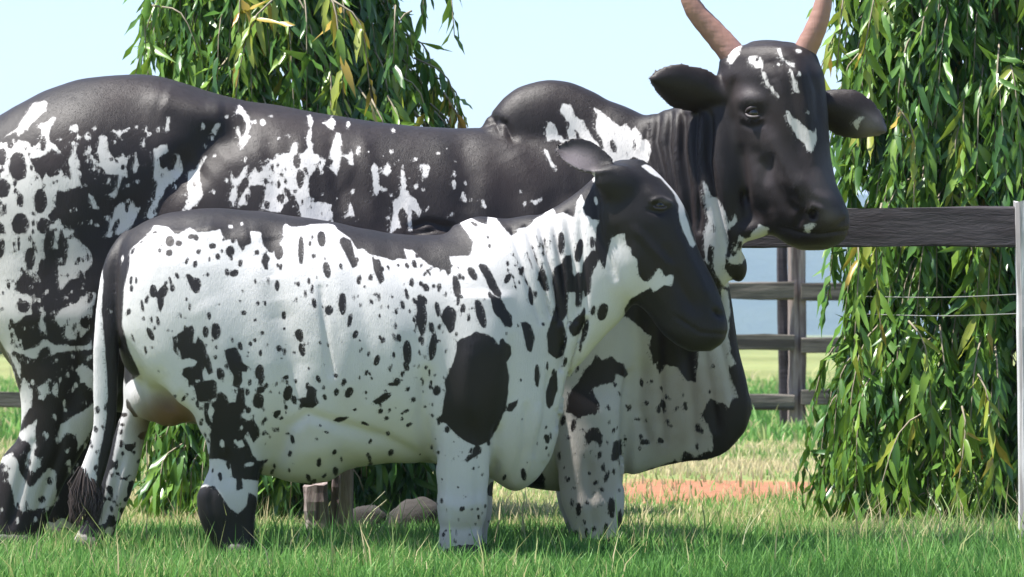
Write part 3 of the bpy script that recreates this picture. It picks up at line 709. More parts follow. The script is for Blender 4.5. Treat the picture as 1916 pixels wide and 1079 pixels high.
CALF_OPS = [
 (1, rb, [[(860,925),(893,930),(945,910),(990,935),(1050,960),(1062,885),(1100,922),(1165,1000),(1190,1022),(1225,985),(1262,975),(1300,960),(1310,930),(1370,900),(1385,880),(1420,865),(1440,897),(1480,890),(1540,917),(1555,830),(1580,790),(1600,830),(1612,900),(1640,932),(1700,930),(1700,560),(860,560)]]),
 # dark back with its ragged lower edge
 (1, rP, [[(215,380),(900,380),(858,408),(862,418),(886,452),(882,470),(878,478),(842,480),(845,510),(838,517),(832,505),(815,500),(800,493),(782,478),(772,468),(756,465),(762,486),(745,483),(735,488),(718,482),(700,478),(690,476),(678,464),(670,468),(655,446),(635,432),(624,420),(606,418),(580,420),(562,424),(545,424),(538,421),(532,444),(517,465),(508,474),(502,471),(492,456),(487,434),(468,432),(472,456),(460,460),(454,473),(448,462),(443,447),(424,449),(415,440),(413,428),(386,434),(370,435),(355,425),(335,437),(327,437),(315,424),(288,422),(284,430),(264,445),(253,458),(244,468),(241,500),(232,540),(226,600),(240,650),(262,700),(235,720),(200,600),(190,480)]]),
 (1, rE, [(330,170,28,35),(388,185,22,20),(325,245,20,20),(465,142,24,18),(495,150,18,24),(600,203,24,16),(712,235,27,34),(718,278,8,18),(632,270,17,22),(580,285,8,18),(437,297,12,27,20),(775,308,14,28,10),(880,245,15,22),
  [(903,300),(918,260),(935,223),(945,260),(968,270),(950,310),(950,352),(930,350)],(1018,238,29,50),(690,368,13,26),(735,374,32,24,-15),(375,390,13,22,-15),(570,383,10,14),
  [(428,390),(440,375),(460,382),(475,395),(525,412),(528,460),(510,500),(485,505),(465,480),(450,440)],(86,422,9,28,8),(118,420,8,24),(225,485,21,42),[(230,515),(260,480),(300,440),(320,470),(310,510),(290,530),(295,570),(270,628),(252,580),(250,530)],(333,422,8,28,-15),(348,468,17,22,15),(307,435,10,13),
  (185,540,10,26,8),(156,578,9,38,-8),(70,618,15,24,15),(255,678,13,34,-8),(215,670,7,20),(208,758,16,42,-25),(165,660,6,12),(98,785,8,34,-20),(178,858,9,26,-12),(455,587,9,26),(436,537,8,15,10),(397,640,8,19,-10),(578,643,12,25),(643,573,7,10),(555,745,19,40),(622,740,30,52),
  (868,425,7,24,-15),(952,427,10,27,5),(887,565,10,16),(933,563,10,18),(773,550,9,8),(798,625,17,15),(870,670,12,14),(1050,640,14,28),(838,820,13,16),(865,798,12,13),(902,878,12,24),(948,827,7,12),(1018,848,17,24),(1053,865,10,20),(895,995,29,50,8),(1060,1030,20,13,-20),(1008,325,6,12,15),(265,230,10,14),(233,183,6,6),
  (275,197,5,5),(155,175,16,6,-35),(240,115,20,7,-10),(320,735,9,11),(345,740,5,6),(260,990,12,7,40),(235,720,8,12),(428,655,6,8),(840,465,6,5),(1035,912,9,7),(1065,825,6,6),(975,655,6,4),(660,475,5,4),(827,872,9,6)]),
 (-1, rE, [(713,80,14,9), (785,62,10,14), [(1040,130),(1048,80),(1062,55),(1077,70),(1060,110),(1050,150)], (860,130,8,14), (880,190,12,10)]),
 (1, rF, [[(213,60),(215,25),(245,42),(268,18),(287,60),(272,130),(288,142),(302,88),(345,140),(362,200),(387,260),(402,330),(370,342),(350,290),(335,330),(342,378),(402,370),(422,390),(424,480),(372,512),(298,512),(278,400),(250,422),(238,370),(203,340),(213,300),(250,288),(282,290),(307,255),(252,235),(203,243),(188,190),(158,150),(180,128),(170,88)],
  [(143,100),(180,88),(170,140),(180,220),(150,190)], [(468,185),(542,163),(582,230),(582,260),(627,290),(612,322),(580,320),(587,380),(560,427),(523,410),(530,350),(500,300),(480,240)],
  (415,230,10,16),(437,335,13,40,-8),(480,285,12,16),(632,390,12,26,8),(617,450,16,25),(455,355,14,12,-30),
  [(425,460),(450,443),(485,470),(502,520),(540,510),(560,430),(600,418),(602,470),(590,500),(617,550),(580,562),(580,600),(620,632),(655,618),(692,680),(692,730),(655,768),(620,700),(598,730),(627,790),(652,850),(680,882),(720,880),(717,930),(690,1007),(600,1002),(580,990),(592,1060),(550,1072),(548,1000),(520,990),(513,900),(440,872),(375,872),(388,660),(402,600),(410,540)],
  [(343,520),(382,508),(370,582),(397,660),(370,667),(345,620)], [(375,515),(420,505),(440,540),(425,560),(395,530)]]),
 (-1, rF, [(458,775,15,26), [(543,770),(580,748),(602,790),(565,802)], (632,905,30,14,-10), (580,675,10,14), (305,380,18,10,-15), (540,760,8,10)]),
 (1, rF, [(442,970,14,16),(685,505,38,50),(872,455,28,52,15),(858,358,22,14,-20),(922,380,10,16),[(888,470),(915,468),(935,490),(985,480),(995,440),(1015,408),(1055,432),(1050,480),(1067,520),(1030,552),(960,545),(940,500),(925,530),(900,520)],(805,585,30,15,-35),(835,612,18,9,-30),(715,645,9,23,10),(748,712,9,9),(870,712,14,11),(885,838,12,20,20),(943,88,27,38,-10),(962,185,19,44,-10),(912,200,9,10),(1005,300,6,10),(1035,1018,15,24,25),(1008,1008,8,10),(850,50,6,7),(860,545,12,16),(240,462,10,11)]),
 (-1, rF, [(935,520,8,22)]),
 (1, rP, [[(355,940),(372,912),(400,908),(412,925),(430,950),(446,962),(462,945),(466,922),(480,930),(484,1000),(482,1075),(368,1075),(362,1000)]]),
 (1, rd, []),
 (1, rc, [(125,140,24,46,-6),(10,200,16,80),(60,165,8,16),(74,130,7,14),[(222,145),(245,125),(287,145),(310,220),(327,290),(300,307),(272,255)],[(400,220),(425,250),(452,253),(477,370),(455,392),(422,335)],(402,355,10,18),(155,315,21,50,-10),(235,297,9,20,-15),(72,420,8,27),(55,375,8,20),(35,447,8,24),(85,500,12,28,-8),(165,540,23,30),(243,505,23,64),(283,597,12,40,10),(303,470,7,18),(343,510,5,12),
  (447,468,9,28),(600,443,10,32,-12),(580,510,11,27,-8),(630,382,12,26,-8),(645,280,13,26,-15),(682,392,9,15,-20),(752,405,9,14,-30),[(662,460),(680,450),(702,490),(712,540),(720,590),(705,660),(690,692),(672,660),(650,600),(660,540)],(775,535,15,44,-8),[(793,575),(808,540),(830,513),(860,525),(882,545),(877,620),(860,660),(838,672),(825,640),(800,600)],
  (880,405,22,66,-10),(890,485,8,24),(970,333,22,42,-30),[(1003,290),(1015,278),(1045,283),(1065,310),(1085,350),(1110,400),(1132,440),(1130,472),(1095,455),(1065,420),(1040,360)],[(1065,440),(1100,460),(1135,480),(1160,530),(1192,570),(1196,620),(1185,640),(1150,632),(1125,590),(1095,560),(1075,500)],(1018,560,26,82,-14),
  (920,528,13,24),(950,582,8,21),(8,680,16,38),(15,765,16,35,-20),(118,722,7,12,-20),(345,762,8,17,25),(435,820,15,32,22),(605,775,25,68),(748,745,22,80,8),(512,860,8,26,15),(578,895,11,20,20),(545,940,20,24,20),(205,905,12,14),(247,945,9,22,15),(378,890,7,15,20),(405,922,7,12,20),(337,918,6,12,20),
  (278,1000,20,34,30),(208,1000,13,22,15),(375,1000,8,10),(375,1035,8,8),[(408,1050),(430,1035),(455,1015),(485,1000),(517,998),(515,1022),(490,1045),(460,1062),(430,1067)],(450,690,8,12),(392,682,5,6),(462,720,5,7),(538,628,8,20),(525,677,8,12),(537,700,6,12),(880,675,7,12),(825,765,6,19,15),(730,890,6,20),(690,950,7,20,15),(735,970,12,14),(770,990,22,30,15),(640,1040,12,14),(695,995,7,8),(760,660,5,10),(805,660,6,12),(780,630,5,10),(650,650,6,20),(705,800,5,12),(672,772,5,10),(460,520,6,14),(500,520,6,12),(520,465,5,7),(367,408,6,7),(155,400,6,10),(130,520,5,9),(640,650,5,6),(820,445,5,12),(560,160,5,8),(500,300,8,22,-20),(660,235,10,14,-30),(720,320,10,12,-30),(700,340,8,8),(575,930,6,6),(610,980,9,14,20),(655,915,5,6),(905,568,6,7),
  [(820,990),(812,945),(830,900),(860,832),(880,760),(880,720),(902,703),(935,690),(965,675),(992,655),(1010,668),(1040,668),(1092,690),(1115,732),(1150,710),(1185,738),(1188,790),(1162,830),(1177,900),(1170,990),(1160,1085),(1110,1200),(1065,1270),(1000,1305),(950,1285),(900,1255),(850,1210),(825,1175),(800,1165),(775,1180),(768,1150),(800,1120),(806,1060)],
  [(1240,608),(1270,602),(1302,620),(1318,700),(1300,777),(1275,762),(1260,690)],(1333,905,15,64),(1298,465,14,50,-8),(1160,670,8,14),(1645,540,11,30,15),(1703,548,26,48,22),
  [(1418,380),(1430,300),(1470,273),(1490,235),(1522,228),(1532,330),(1542,352),(1560,320),(1580,330),(1590,270),(1640,200),(1672,208),(1682,250),(1642,340),(1632,440),(1600,472),(1590,430),(1577,520),(1545,522),(1547,440),(1510,438),(1502,560),(1478,600),(1502,700),(1480,792),(1440,812),(1393,780),(1388,680),(1410,600),(1438,500)],
  [(1338,330),(1362,275),(1390,360),(1402,432),(1370,432),(1340,370)],(1467,165,20,66),(1568,205,22,66,8),[(1508,640),(1535,590),(1580,558),(1602,515),(1602,600),(1570,672),(1530,692)],(1490,830,12,30,15),(1390,850,8,26),[(1380,1000),(1402,920),(1442,878),(1447,980),(1422,1070),(1402,1092),(1383,1078)],(1425,885,8,18),(1580,720,9,60,12),
  (1640,160,14,34),(1407,175,4,40,-5),(1342,175,4,46,-12),(1425,130,4,30),(1230,300,4,50,-15),(1262,350,5,60,-18),(1205,380,3,46,-12),(1380,180,3,50,-8),(1365,200,3,60,-8),(980,55,26,8,30),(1320,230,3,60,-18),(1290,260,3,50,-18)]),
 (1, rd, [[(923,425),(945,395),(965,388),(975,350),(1005,342),(1022,352),(1020,385),(1000,398),(970,418),(940,438)],(797,652,10,18),(912,698,18,12,-35),(1065,262,8,10),(1060,328,7,14),(955,842,6,8),[(1155,148),(1175,105),(1227,82),(1225,110),(1190,155)],(1410,290,6,20),
  (455,148,14,18,20),(505,147,8,16,20),(590,155,28,10,-30),(490,190,16,12,-10),(312,142,16,8,-15),[(188,205),(215,185),(250,182),(292,175),(260,198),(220,212)],(370,220,24,9,22),(615,225,20,10,-25),(118,230,9,6,20),(152,268,14,7,10),(497,275,12,15),(198,378,10,14,15),(203,485,16,26),(140,512,16,8,-40),(75,545,20,12,-35),(55,540,8,10),(130,555,22,8),(540,130,6,8),(520,0,26,10),(703,125,8,8),(860,340,5,8),(975,470,8,8),(1005,745,6,14),(880,830,5,20),(780,380,6,10)]),
 # far leg, tail
 (1, rD, [(775,365,12,16),(733,440,11,28,5),(690,790,16,42,8),(635,835,9,20),(705,720,12,20),(560,870,12,14),(780,120,26,14),(772,183,15,11),(900,255,24,22),(840,320,16,8),(765,290,10,10),(740,640,6,16)]),
 (1, rP, [[(205,440),(240,425),(262,425),(275,440),(240,470),(232,520),(230,580),(226,640),(224,720),(222,800),(213,850),(200,900),(190,960),(180,1000),(150,1000),(138,960),(112,920),(118,895),(140,895),(158,912),(180,912),(184,860),(197,800),(202,740),(197,650),(190,580),(196,500),(206,470)]]),
 (1, rD, [(617,90,16,26),(665,75,9,30),(648,195,8,12)]),
 (-1, rC, [(773,148,6,20),(700,480,6,14)]),
 # head and throat
 (1, rH, [[(330,460),(300,450),(258,440),(245,400),(262,380),(290,300),(262,250),(120,250),(-40,20),(200,20),(600,120),(760,180),(1000,500),(1010,800),(1000,1079),(960,1120),(850,1240),(760,1230),(640,1130),(560,1060),(520,1010),(462,960),(453,910),(488,860),(540,828),(560,818),(585,800),(600,827),(660,788),(690,797),(704,740),(680,742),(655,752),(640,715),(628,703),(600,740),(575,772),(548,770),(525,740),(520,660),(505,648),(490,640),(485,600),(462,590),(455,530),(420,533),(390,560),(368,640),(355,712),(332,670),(308,620),(312,500)],
  (345,925,26,46,15),(297,920,11,26,15),(255,1020,14,60,12)]),
 (-1, rH, [(300,245,8,26),(310,365,9,20,-10),
  [(540,190),(560,182),(600,196),(612,212),(645,228),(672,250),(712,300),(752,375),(762,440),(790,530),(815,585),(800,602),(785,590),(755,530),(732,450),(728,385),(695,320),(640,255),(590,228)],(640,378,7,4)]),
]

# cow: dark, with plausible splashes where the front animal hides it
U = photo_uv(cv)
blot = (fnoise(cv * np.array([1.4, 1, 1]), 7, 3, 1.7) - .56) * 160
hid = ((U[:, 0] > 260) & (U[:, 0] < 900) & (U[:, 1] > 480)) | (cv[:, 1] > 0.80) & (U[:, 1] > 330) & (U[:, 0] < 1100)
base = np.where(hid, np.clip(-blot, -14, 14), 14.0)
rf_ = random.Random(43)
wf, df = [], []
for k in range(260):
    cx, cy = rf_.uniform(0, 860), rf_.uniform(235, 420)
    if rf_.random() < .5: cx, cy = rf_.uniform(0, 190), rf_.uniform(480, 980)
    s = rf_.uniform(1.3, 3.0); wf.append((cx, cy, s, s * rf_.uniform(1, 2.6), rf_.uniform(-10, 30)))
for k in range(260):
    cx, cy = (rf_.uniform(0, 190), rf_.uniform(290, 660)) if rf_.random() < .6 else (rf_.uniform(430, 640), rf_.uniform(290, 400)) if rf_.random() < .4 else (rf_.uniform(1050, 1340), rf_.uniform(680, 1010))
    s = rf_.uniform(1.4, 3.6); df.append((cx, cy, s, s * rf_.uniform(1, 2.4), rf_.uniform(-20, 30)))
COW_OPS.insert(0, (-1, rP, wf)); COW_OPS.append((1, rP, df))
cow_coat = paint(cv, base, COW_OPS)
# hoofward legs of the far side stay dark
U = photo_uv(fv)
blot = (fnoise(fv, 14, 3, 5.7) - .62) * 200
base = np.where(fv[:, 1] > 0.06, np.clip(blot, -14, 14), -14.0)
fl = []
rf_ = random.Random(41)
for k in range(330):
    cx, cy = rf_.uniform(235, 1060), rf_.uniform(430, 900)
    if rf_.random() < .35: cx, cy = rf_.gauss(450, 60), rf_.gauss(760, 60)
    if rf_.random() < .3: cx, cy = rf_.gauss(800, 90), rf_.gauss(640, 90)
    s = rf_.uniform(1.4, 3.4) if rf_.random() < .8 else rf_.uniform(3.4, 5.5)
    fl.append((cx, cy, s, s * rf_.uniform(1.1, 2.4), rf_.uniform(-25, 35)))
for k in range(70): fl.append((rf_.uniform(130, 260), rf_.uniform(790, 1020), rf_.uniform(1.5, 4), rf_.uniform(2, 6), 20))
for k in range(40): fl.append((rf_.uniform(810, 925), rf_.uniform(780, 1020), rf_.uniform(1.2, 2.6), rf_.uniform(2, 4), 10))
CALF_OPS.insert(2, (1, rP, fl))
calf_coat = paint(fv, base, CALF_OPS)
inner = (fv[:, 1] > 0.02) & (U[:, 0] > 225) & (U[:, 0] < 420) & (U[:, 1] > 640)
def smoothstep(a, b, x):
    t = np.clip((x - a) / (b - a), 0, 1); return t * t * (3 - 2 * t)
# bare skin: udder, muzzles; road dust: knees, belly, hocks
ud = np.exp(-(((U[:, 0] - 322) / 74) ** 2 + ((U[:, 1] - 788) / 62) ** 2) ** 2) * smoothstep(685, 750, U[:, 1])
calf_skin = np.clip(ud * (fv[:, 1] > -0.13), 0, 1)
calf_dirt = smoothstep(0.34, 0.10, fv[:, 2]) * (0.25 + 0.5 * fnoise(fv, 8, 3)) + 0.25 * smoothstep(.6, .38, fv[:, 2]) * fnoise(fv, 5, 2)
cow_skin = np.zeros(len(cv))
cow_dirt_shade = smoothstep(0.5, 0.05, cv[:, 2]) * 0.6 * fnoise(cv, 6, 3) + 0.55 * np.exp(-((photo_uv(cv)[:, 0] - 130) / 120) ** 2 - ((photo_uv(cv)[:, 1] - 540) / 110) ** 2) * fnoise(cv, 5, 2)

def blob(V, items):
    U = photo_uv(V); r_ = np.zeros(len(V))
    for cx, cy, rx, ry, amt in items: r_ = np.maximum(r_, amt * np.exp(-(((U[:, 0] - cx) / rx) ** 2 + ((U[:, 1] - cy) / ry) ** 2) ** 1.5))
    return r_ * (.75 + .5 * fnoise(V, 25, 2))
cow_pale_lit = blob(cv, [(1632, 238, 34, 30, .9), (1540, 350, 26, 60, .32), (1430, 300, 30, 60, .22), (1395, 175, 25, 25, .25), (1552, 400, 20, 16, .35)])  # pale ear hair; light on brow, cheek and muzzle painted grey
calf_lit = blob(fv, [(1078, 300, 36, 26, 1.0), (1100, 318, 20, 16, .6), (1245, 375, 12, 6, .4)])  # light on the ear and brow painted in as grey
M_COW = coat_material('dark_splashed_coat', 8.5, (.0095, .0068, .0070), (.0185, .0120, .0118), (.48, .46, .45), (.56, .545, .54))
M_CALF = coat_material('white_spotted_coat', 4.6, (.008, .0068, .0074), (.0145, .011, .012), (.49, .48, .485), (.57, .56, .57))
cow_dirt_shade = np.clip(cow_dirt_shade + blob(cv, [(1290, 760, 120, 120, .85), (1110, 900, 60, 120, .45)]), 0, 1)  # brisket: head's shade painted in with tan dirt; foreleg: dirt
def coat_hair(V, Q, thing, mat, n, L, at, seed, keep):
    # short hairs lying back and down over the hide; each takes the colour of the skin it grows from
    r = np.random.default_rng(seed)
    N = normals(V, Q)
    a, b, c, d = [V[Q[:, k]] for k in range(4)]
    ar = np.linalg.norm(np.cross(c - a, d - b), axis=1) / 2
    ctr = (a + b + c + d) / 4
    ar = ar * keep(ctr, N[Q[:, 0]])
    f = r.choice(len(Q), n, p=ar / ar.sum())
    u, v = r.random((n, 1)), r.random((n, 1))
    P = a[f] * (1 - u) * (1 - v) + b[f] * u * (1 - v) + c[f] * u * v + d[f] * (1 - u) * v
    nn = N[Q[f, 0]]
    leg = smoothstep(.55, .35, P[:, 2])[:, None]
    flow = np.array([-.75, 0, -.75]) * (1 - leg) + np.array([-.12, 0, -1.0]) * leg + r.normal(0, .17, (n, 3))
    t = flow - nn * np.sum(flow * nn, 1)[:, None]
    t /= np.maximum(np.linalg.norm(t, axis=1), .2)[:, None]
    s = np.cross(nn, t)
    l = (L * r.uniform(.6, 1.25, n))[:, None]; w = (.0011 * r.uniform(.7, 1.3, n))[:, None]
    lift = r.uniform(.02, .11, n)[:, None]
    X = np.stack([P - s * w - nn * .0008, P + s * w - nn * .0008, P + t * l + nn * l * lift], 1)
    ex = {k: np.repeat(A[Q[f, 0]], 3) for k, A in at.items()}
    o = mesh_obj('short_hair', X.reshape(-1, 3), np.arange(3 * n).reshape(-1, 3), mat, thing, False, ex)
    tag(o, kind='stuff')
coat_hair(cv, cq, cow, M_COW, 170000, .013, {'coat': cow_coat, 'dirt_shade': cow_dirt_shade, 'pale_lit': cow_pale_lit}, 51, lambda c, n: (n[:, 1] < .45) * 1.0 * (c[:, 0] > -1.95))
coat_hair(fv, fq, calf, M_CALF, 130000, .009, {'coat': calf_coat, 'dirt_shade': calf_dirt, 'pale_lit': calf_lit, 'skin': calf_skin}, 52, lambda c, n: (n[:, 1] < .45) * 1.0)
mesh_obj('body', cv, cq, M_COW, cow, True, {'coat': cow_coat, 'skin': cow_skin, 'pale_lit': cow_pale_lit, 'dirt_shade': cow_dirt_shade})
mesh_obj('body', fv, fq, M_CALF, calf, True, {'coat': calf_coat, 'skin': calf_skin, 'pale_lit': calf_lit, 'dirt_shade': calf_dirt})

# surface point under a place on the near side
def on_surface(V, N, px, py):
    U = photo_uv(V)
    d = np.hypot(U[:, 0] - px, U[:, 1] - py)
    k = np.where(d < 6)[0]
    j = k[np.argmin(V[k, 1])]
    return Vector(V[j]), Vector(N[j])

def tube(pts, radii, seg=14, flat=1.0, twist=0.0):
    """swept tube with smooth radii; returns verts, faces"""
    P = [Vector(p) for p in pts]
    V, Fc = [], []
    n = len(P)
    ref = Vector((0.03, -1, 0.02))
    for i in range(n):
        t = (P[min(i + 1, n - 1)] - P[max(i - 1, 0)]).normalized()
        e1 = ref - t * ref.dot(t)
        if e1.length < 1e-3: e1 = Vector((1, 0, 0)) - t * t.x
        e1.normalize(); e2 = t.cross(e1)
        for s in range(seg):
            a = 2 * math.pi * s / seg + twist * i
            V.append(P[i] + (e1 * math.cos(a) * flat + e2 * math.sin(a)) * radii[i])
    for i in range(n - 1):
        for s in range(seg):
            a, b = i * seg + s, i * seg + (s + 1) % seg
            Fc.append((a, a + seg, b + seg, b))
    c0 = len(V); V.append(P[0]); V.append(P[-1])
    for s in range(seg):
        Fc.append((c0, s, (s + 1) % seg)); Fc.append((c0 + 1, (n - 1) * seg + (s + 1) % seg, (n - 1) * seg + s))
    return [tuple(v) for v in V], Fc

def catmull(pts, m):
    P = [Vector(p) for p in pts]; out = []
    Q = [P[0] * 2 - P[1]] + P + [P[-1] * 2 - P[-2]]
    n = len(P) - 1
    for k in range(m + 1):
        u = k / m * n; i = min(int(u), n - 1); t = u - i
        a, b, c, d = Q[i:i + 4]
        out.append(.5 * ((2 * b) + (-a + c) * t + (2 * a - 5 * b + 4 * c - d) * t * t + (-a + 3 * b - 3 * c + d) * t ** 3))
    return out

# horns
Hn = NT('horn_keratin', 0.42, 0.4)
v = Hn.attr('along')
streak = Hn.noise(Hn.coord((1, 1, .18)), 60, 4, .6)
ring = Hn.noise(Hn.coord((.3, .3, 1)), 45, 2, .5)
col = Hn.ramp(v, [(0.0, (.20, .15, .14)), (0.16, (.24, .15, .13)), (0.24, (.27, .16, .12)), (0.55, (.28, .165, .125)), (0.8, (.22, .13, .12)), (1.0, (.06, .04, .04))])
col = Hn.mix(Hn.math('MULTIPLY', streak, .7), col, (.14, .06, .05))
Hn.base(Hn.mix(Hn.math('MULTIPLY', ring, .4), col, (.42, .22, .17)))
Hn.bump(Hn.math('ADD', Hn.math('MULTIPLY', ring, 1.2), streak), .5, .004)
for pts, r0 in (([W(1385, 128, .44), W(1368, 98, .45), W(1334, 58, .46), W(1300, 18, .46), W(1284, -24, .46), W(1283, -75, .45), W(1296, -120, .45)], .043),
                ([W(1494, 128, .37), W(1505, 98, .37), W(1525, 56, .36), W(1539, 12, .36), W(1543, -30, .36), W(1535, -80, .36), W(1518, -120, .37)], .039)):
    c = catmull(pts, 34)
    rad = [r0 * (1 - (i / 34) ** 1.6) ** .9 * (1 + .025 * math.sin(i * 2.3) + .02 * random.random()) + .004 for i in range(35)]
    hv, hf = tube(c, rad, 18, .9)
    al = np.repeat(np.arange(35) / 34, 18).tolist() + [0, 1]
    mesh_obj('horn', hv, hf, Hn.m, cow, True, {'along': np.array(al)})

# eyes: ball with iris and pupil by attribute, lids of hide above and below
Ey = NT('eye', 0.22, 0.4)
Ey.base(Ey.ramp(Ey.attr('iris'), [(0.0, (.20, .14, .13)), (.45, (.16, .11, .10)), (.55, (.035, .018, .010)), (.86, (.03, .016, .010)), (.9, (.004, .004, .005))]))
Ey.b.inputs['Coat Weight'].default_value = 0.25
Hide = NT('dark_hide', 0.5, 0.4)
Hide.base(Hide.mix(Hide.noise(Hide.coord(), 40, 3), (.022, .017, .019), (.045, .035, .037)))
Hide.bump(Hide.noise(Hide.coord(), 120, 3), .4, .002)
def eye(thing, c, look, r):
    look = Vector(look).normalized()
    up = Vector((0, 0, 1)); side = look.cross(up).normalized(); up = side.cross(look)
    V, Fc, A = [], [], []
    n, m = 10, 16
    for i in range(n + 1):
        th = math.pi * i / n
        for j in range(m):
            a = 2 * math.pi * j / m
            V.append(tuple(Vector(c) + (look * math.cos(th) + side * math.sin(th) * math.cos(a) + up * math.sin(th) * math.sin(a)) * r))
            A.append(max(0, math.cos(th)))
    for i in range(n):
        for j in range(m):
            Fc.append((i * m + j, (i + 1) * m + j, (i + 1) * m + (j + 1) % m, i * m + (j + 1) % m))
    e = mesh_obj('eye', V, Fc, Ey.m, thing, True, {'iris': np.array(A)})
    for sgn, amp in ((1, .80), (-1, .62)):
        pts = []
        for k in range(9):
            a = math.pi * (k / 8)
            x = math.cos(a) * r * 1.25; y = sgn * math.sin(a) * r * amp
            z = math.sqrt(max(r * r * 1.25 - min(x * x * .72 + y * y, r * r * 1.2), 0)) 
            pts.append(Vector(c) + side * x + up * y + look * z)
        tv, tf = tube(pts, [r * .22 * (0.5 + .5 * math.sin(math.pi * k / 8)) + .0015 for k in range(9)], 8)
        lid = mesh_obj('eyelid', tv, tf, Hide.m, thing, True)
p, n = on_surface(cv, normals(cv, cq), 1407, 214)
eye(cow, p + Vector((.004, .012, 0)), (-.25, -1, -.05), .024)
p, n = on_surface(fv, normals(fv, fq), 1236, 389)
eye(calf, p + Vector((0, .011, 0)), (.15, -1, .05), .0175)

# hooves
Hf = NT('hoof', 0.55, 0.3)
Hf.base(Hf.mix(Hf.noise(Hf.coord((1, 1, .2)), 50, 3), (.012, .010, .009), (.035, .028, .024)))
def hoof(thing, pxl, pxr, y, hy, py):
    xl, xr = WX(pxl, y), WX(pxr, y); cx = (xl + xr) / 2; rx = (xr - xl) / 2 - .004
    for s in (-1, 1):
        V, Fc = [], []
        for k, (z, g, fx) in enumerate(((0.0, 1.12, .022), (.03, 1.02, .015), (.055, .88, .006), (.085, .6, 0))):
            for j in range(12):
                a = 2 * math.pi * j / 12
                V.append((cx + fx + math.cos(a) * rx * g * (1.15 if math.cos(a) > 0 else 1), y + s * hy * .52 + math.sin(a) * hy * .5 * g, z))
        for k in range(3):
            for j in range(12): Fc.append((k * 12 + j, k * 12 + (j + 1) % 12, (k + 1) * 12 + (j + 1) % 12, (k + 1) * 12 + j))
        Fc.append(tuple(range(36, 48))); Fc.append(tuple(range(11, -1, -1)))
        mesh_obj('hoof', V, Fc, Hf.m, thing, True)
for a in ((1074, 1160, .50, .06), (1066, 1152, .92, .06), (-28, 84, .50, .06), (34, 146, .93, .06)): hoof(cow, *a, 1040)
for a in ((410, 484, -.17, .05), (128, 204, .17, .05), (816, 902, -.17, .056), (826, 912, .17, .056)): hoof(calf, *a, 1060)

# tail switch: a tuft of long hair
Hr = NT('tail_hair', 0.6, 0.3)
Hr.base(Hr.mix(Hr.noise(Hr.coord((1, 1, .1)), 80, 3), (.014, .010, .010), (.07, .05, .046)))
def tuft(thing, c, length, spread, n, mat, name='tail_switch'):
    V, Fc = [], []
    for i in range(n):
        a = random.random() * 2 * math.pi; r = spread * math.sqrt(random.random())
        p0 = Vector(c) + Vector((math.cos(a) * r * .5, math.sin(a) * r * .4, random.uniform(-.01, .05)))
        L = length * random.uniform(.6, 1.05)
        p1 = p0 + Vector((math.cos(a) * spread * .8 + random.uniform(-.01, .01), math.sin(a) * spread * .5, -L * .5))
        p2 = p0 + Vector((math.cos(a) * spread * .5 + random.uniform(-.02, .02) - L * .05, math.sin(a) * spread * .3, -L))
        w = random.uniform(.0022, .0045)
        s = Vector((math.cos(a + 1.57), math.sin(a + 1.57), 0)) * w
        b = len(V)
        for p, g in ((p0, 1), (p1, .9), (p2, .1)): V += [tuple(p - s * g), tuple(p + s * g), tuple(p + Vector((s.y, -s.x, 0)) * g * .8)]
        for k in (0, 3):
            for (u, w_) in ((0, 1), (1, 2), (2, 0)): Fc.append((b + k + u, b + k + w_, b + k + 3 + w_, b + k + 3 + u))
    return mesh_obj(name, V, Fc, mat, thing, True)
tuft(calf, W(161, 900, -.11), .16, .042, 420, Hr.m)
tuft(cow, W(-82, 835, .72), .25, .045, 200, Hr.m)

# ------------------------------------------------------------------ ground, grass, far country
def soil_amount(x, y):
    """0..1: the bare reddish strip behind the animals"""
    p = np.stack([x, y, np.zeros_like(x)], 1)
    n = fnoise(p, 1.1, 3, 2.2) - .5
    b = smoothstep(3.7, 5.2, y + n * 4.5) * smoothstep(8.6, 6.4, y + n * 4.5) * smoothstep(.2, .9, x + n * 1.0)
    return b
xs = np.concatenate([-np.geomspace(6000, 12, 22), np.linspace(-10, 10, 81), np.geomspace(12, 6000, 22)])
ys = np.concatenate([[-300, -100, -40, -20], np.linspace(-13, 30, 130), np.geomspace(33, 6000, 40)])
gx, gy = np.meshgrid(xs, ys, indexing='ij')
gxf, gyf = gx.ravel(), gy.ravel()
gp = np.stack([gxf, gyf, 0 * gxf], 1)
near = smoothstep(60, 20, gyf) * smoothstep(40, 12, np.abs(gxf))
gz = (fnoise(gp, .9, 2, 4.0) - .5) * .05 * near * smoothstep(1.0, 3.5, np.abs(gyf - .4)) 
gv = np.stack([gxf, gyf, gz], 1)
nx, ny = gx.shape
ii = (np.arange(nx - 1)[:, None] * ny + np.arange(ny - 1)[None, :]).ravel()
gq = np.stack([ii, ii + ny, ii + ny + 1, ii + 1], 1)
G = NT('meadow_ground', 0.95, 0.1)
gc = G.coord()
nA = G.noise(gc, 1.3, 5, .65); nB = G.noise(gc, 14, 4, .6); nC = G.noise(gc, .05, 4, .6)
green = G.mix(nB, (.06, .09, .025), (.14, .17, .06))
green = G.mix(G.ramp(nC, [(.4, (0, 0, 0)), (.65, (1, 1, 1))]), green, (.17, .21, .08))
dry = G.mix(nB, (.22, .20, .08), (.40, .33, .16))
green = G.mix(G.ramp(nA, [(.45, (0, 0, 0)), (.75, (1, 1, 1))]), green, dry)
soil = G.mix(nB, (.15, .06, .032), (.36, .18, .105))
G.base(G.mix(G.ramp(G.math('ADD', G.attr('soil'), G.math('MULTIPLY', G.math('SUBTRACT', nB, .5), .8)), [(.3, (0, 0, 0)), (.6, (1, 1, 1))]), green, soil))
G.bump(nB, .6, .02)
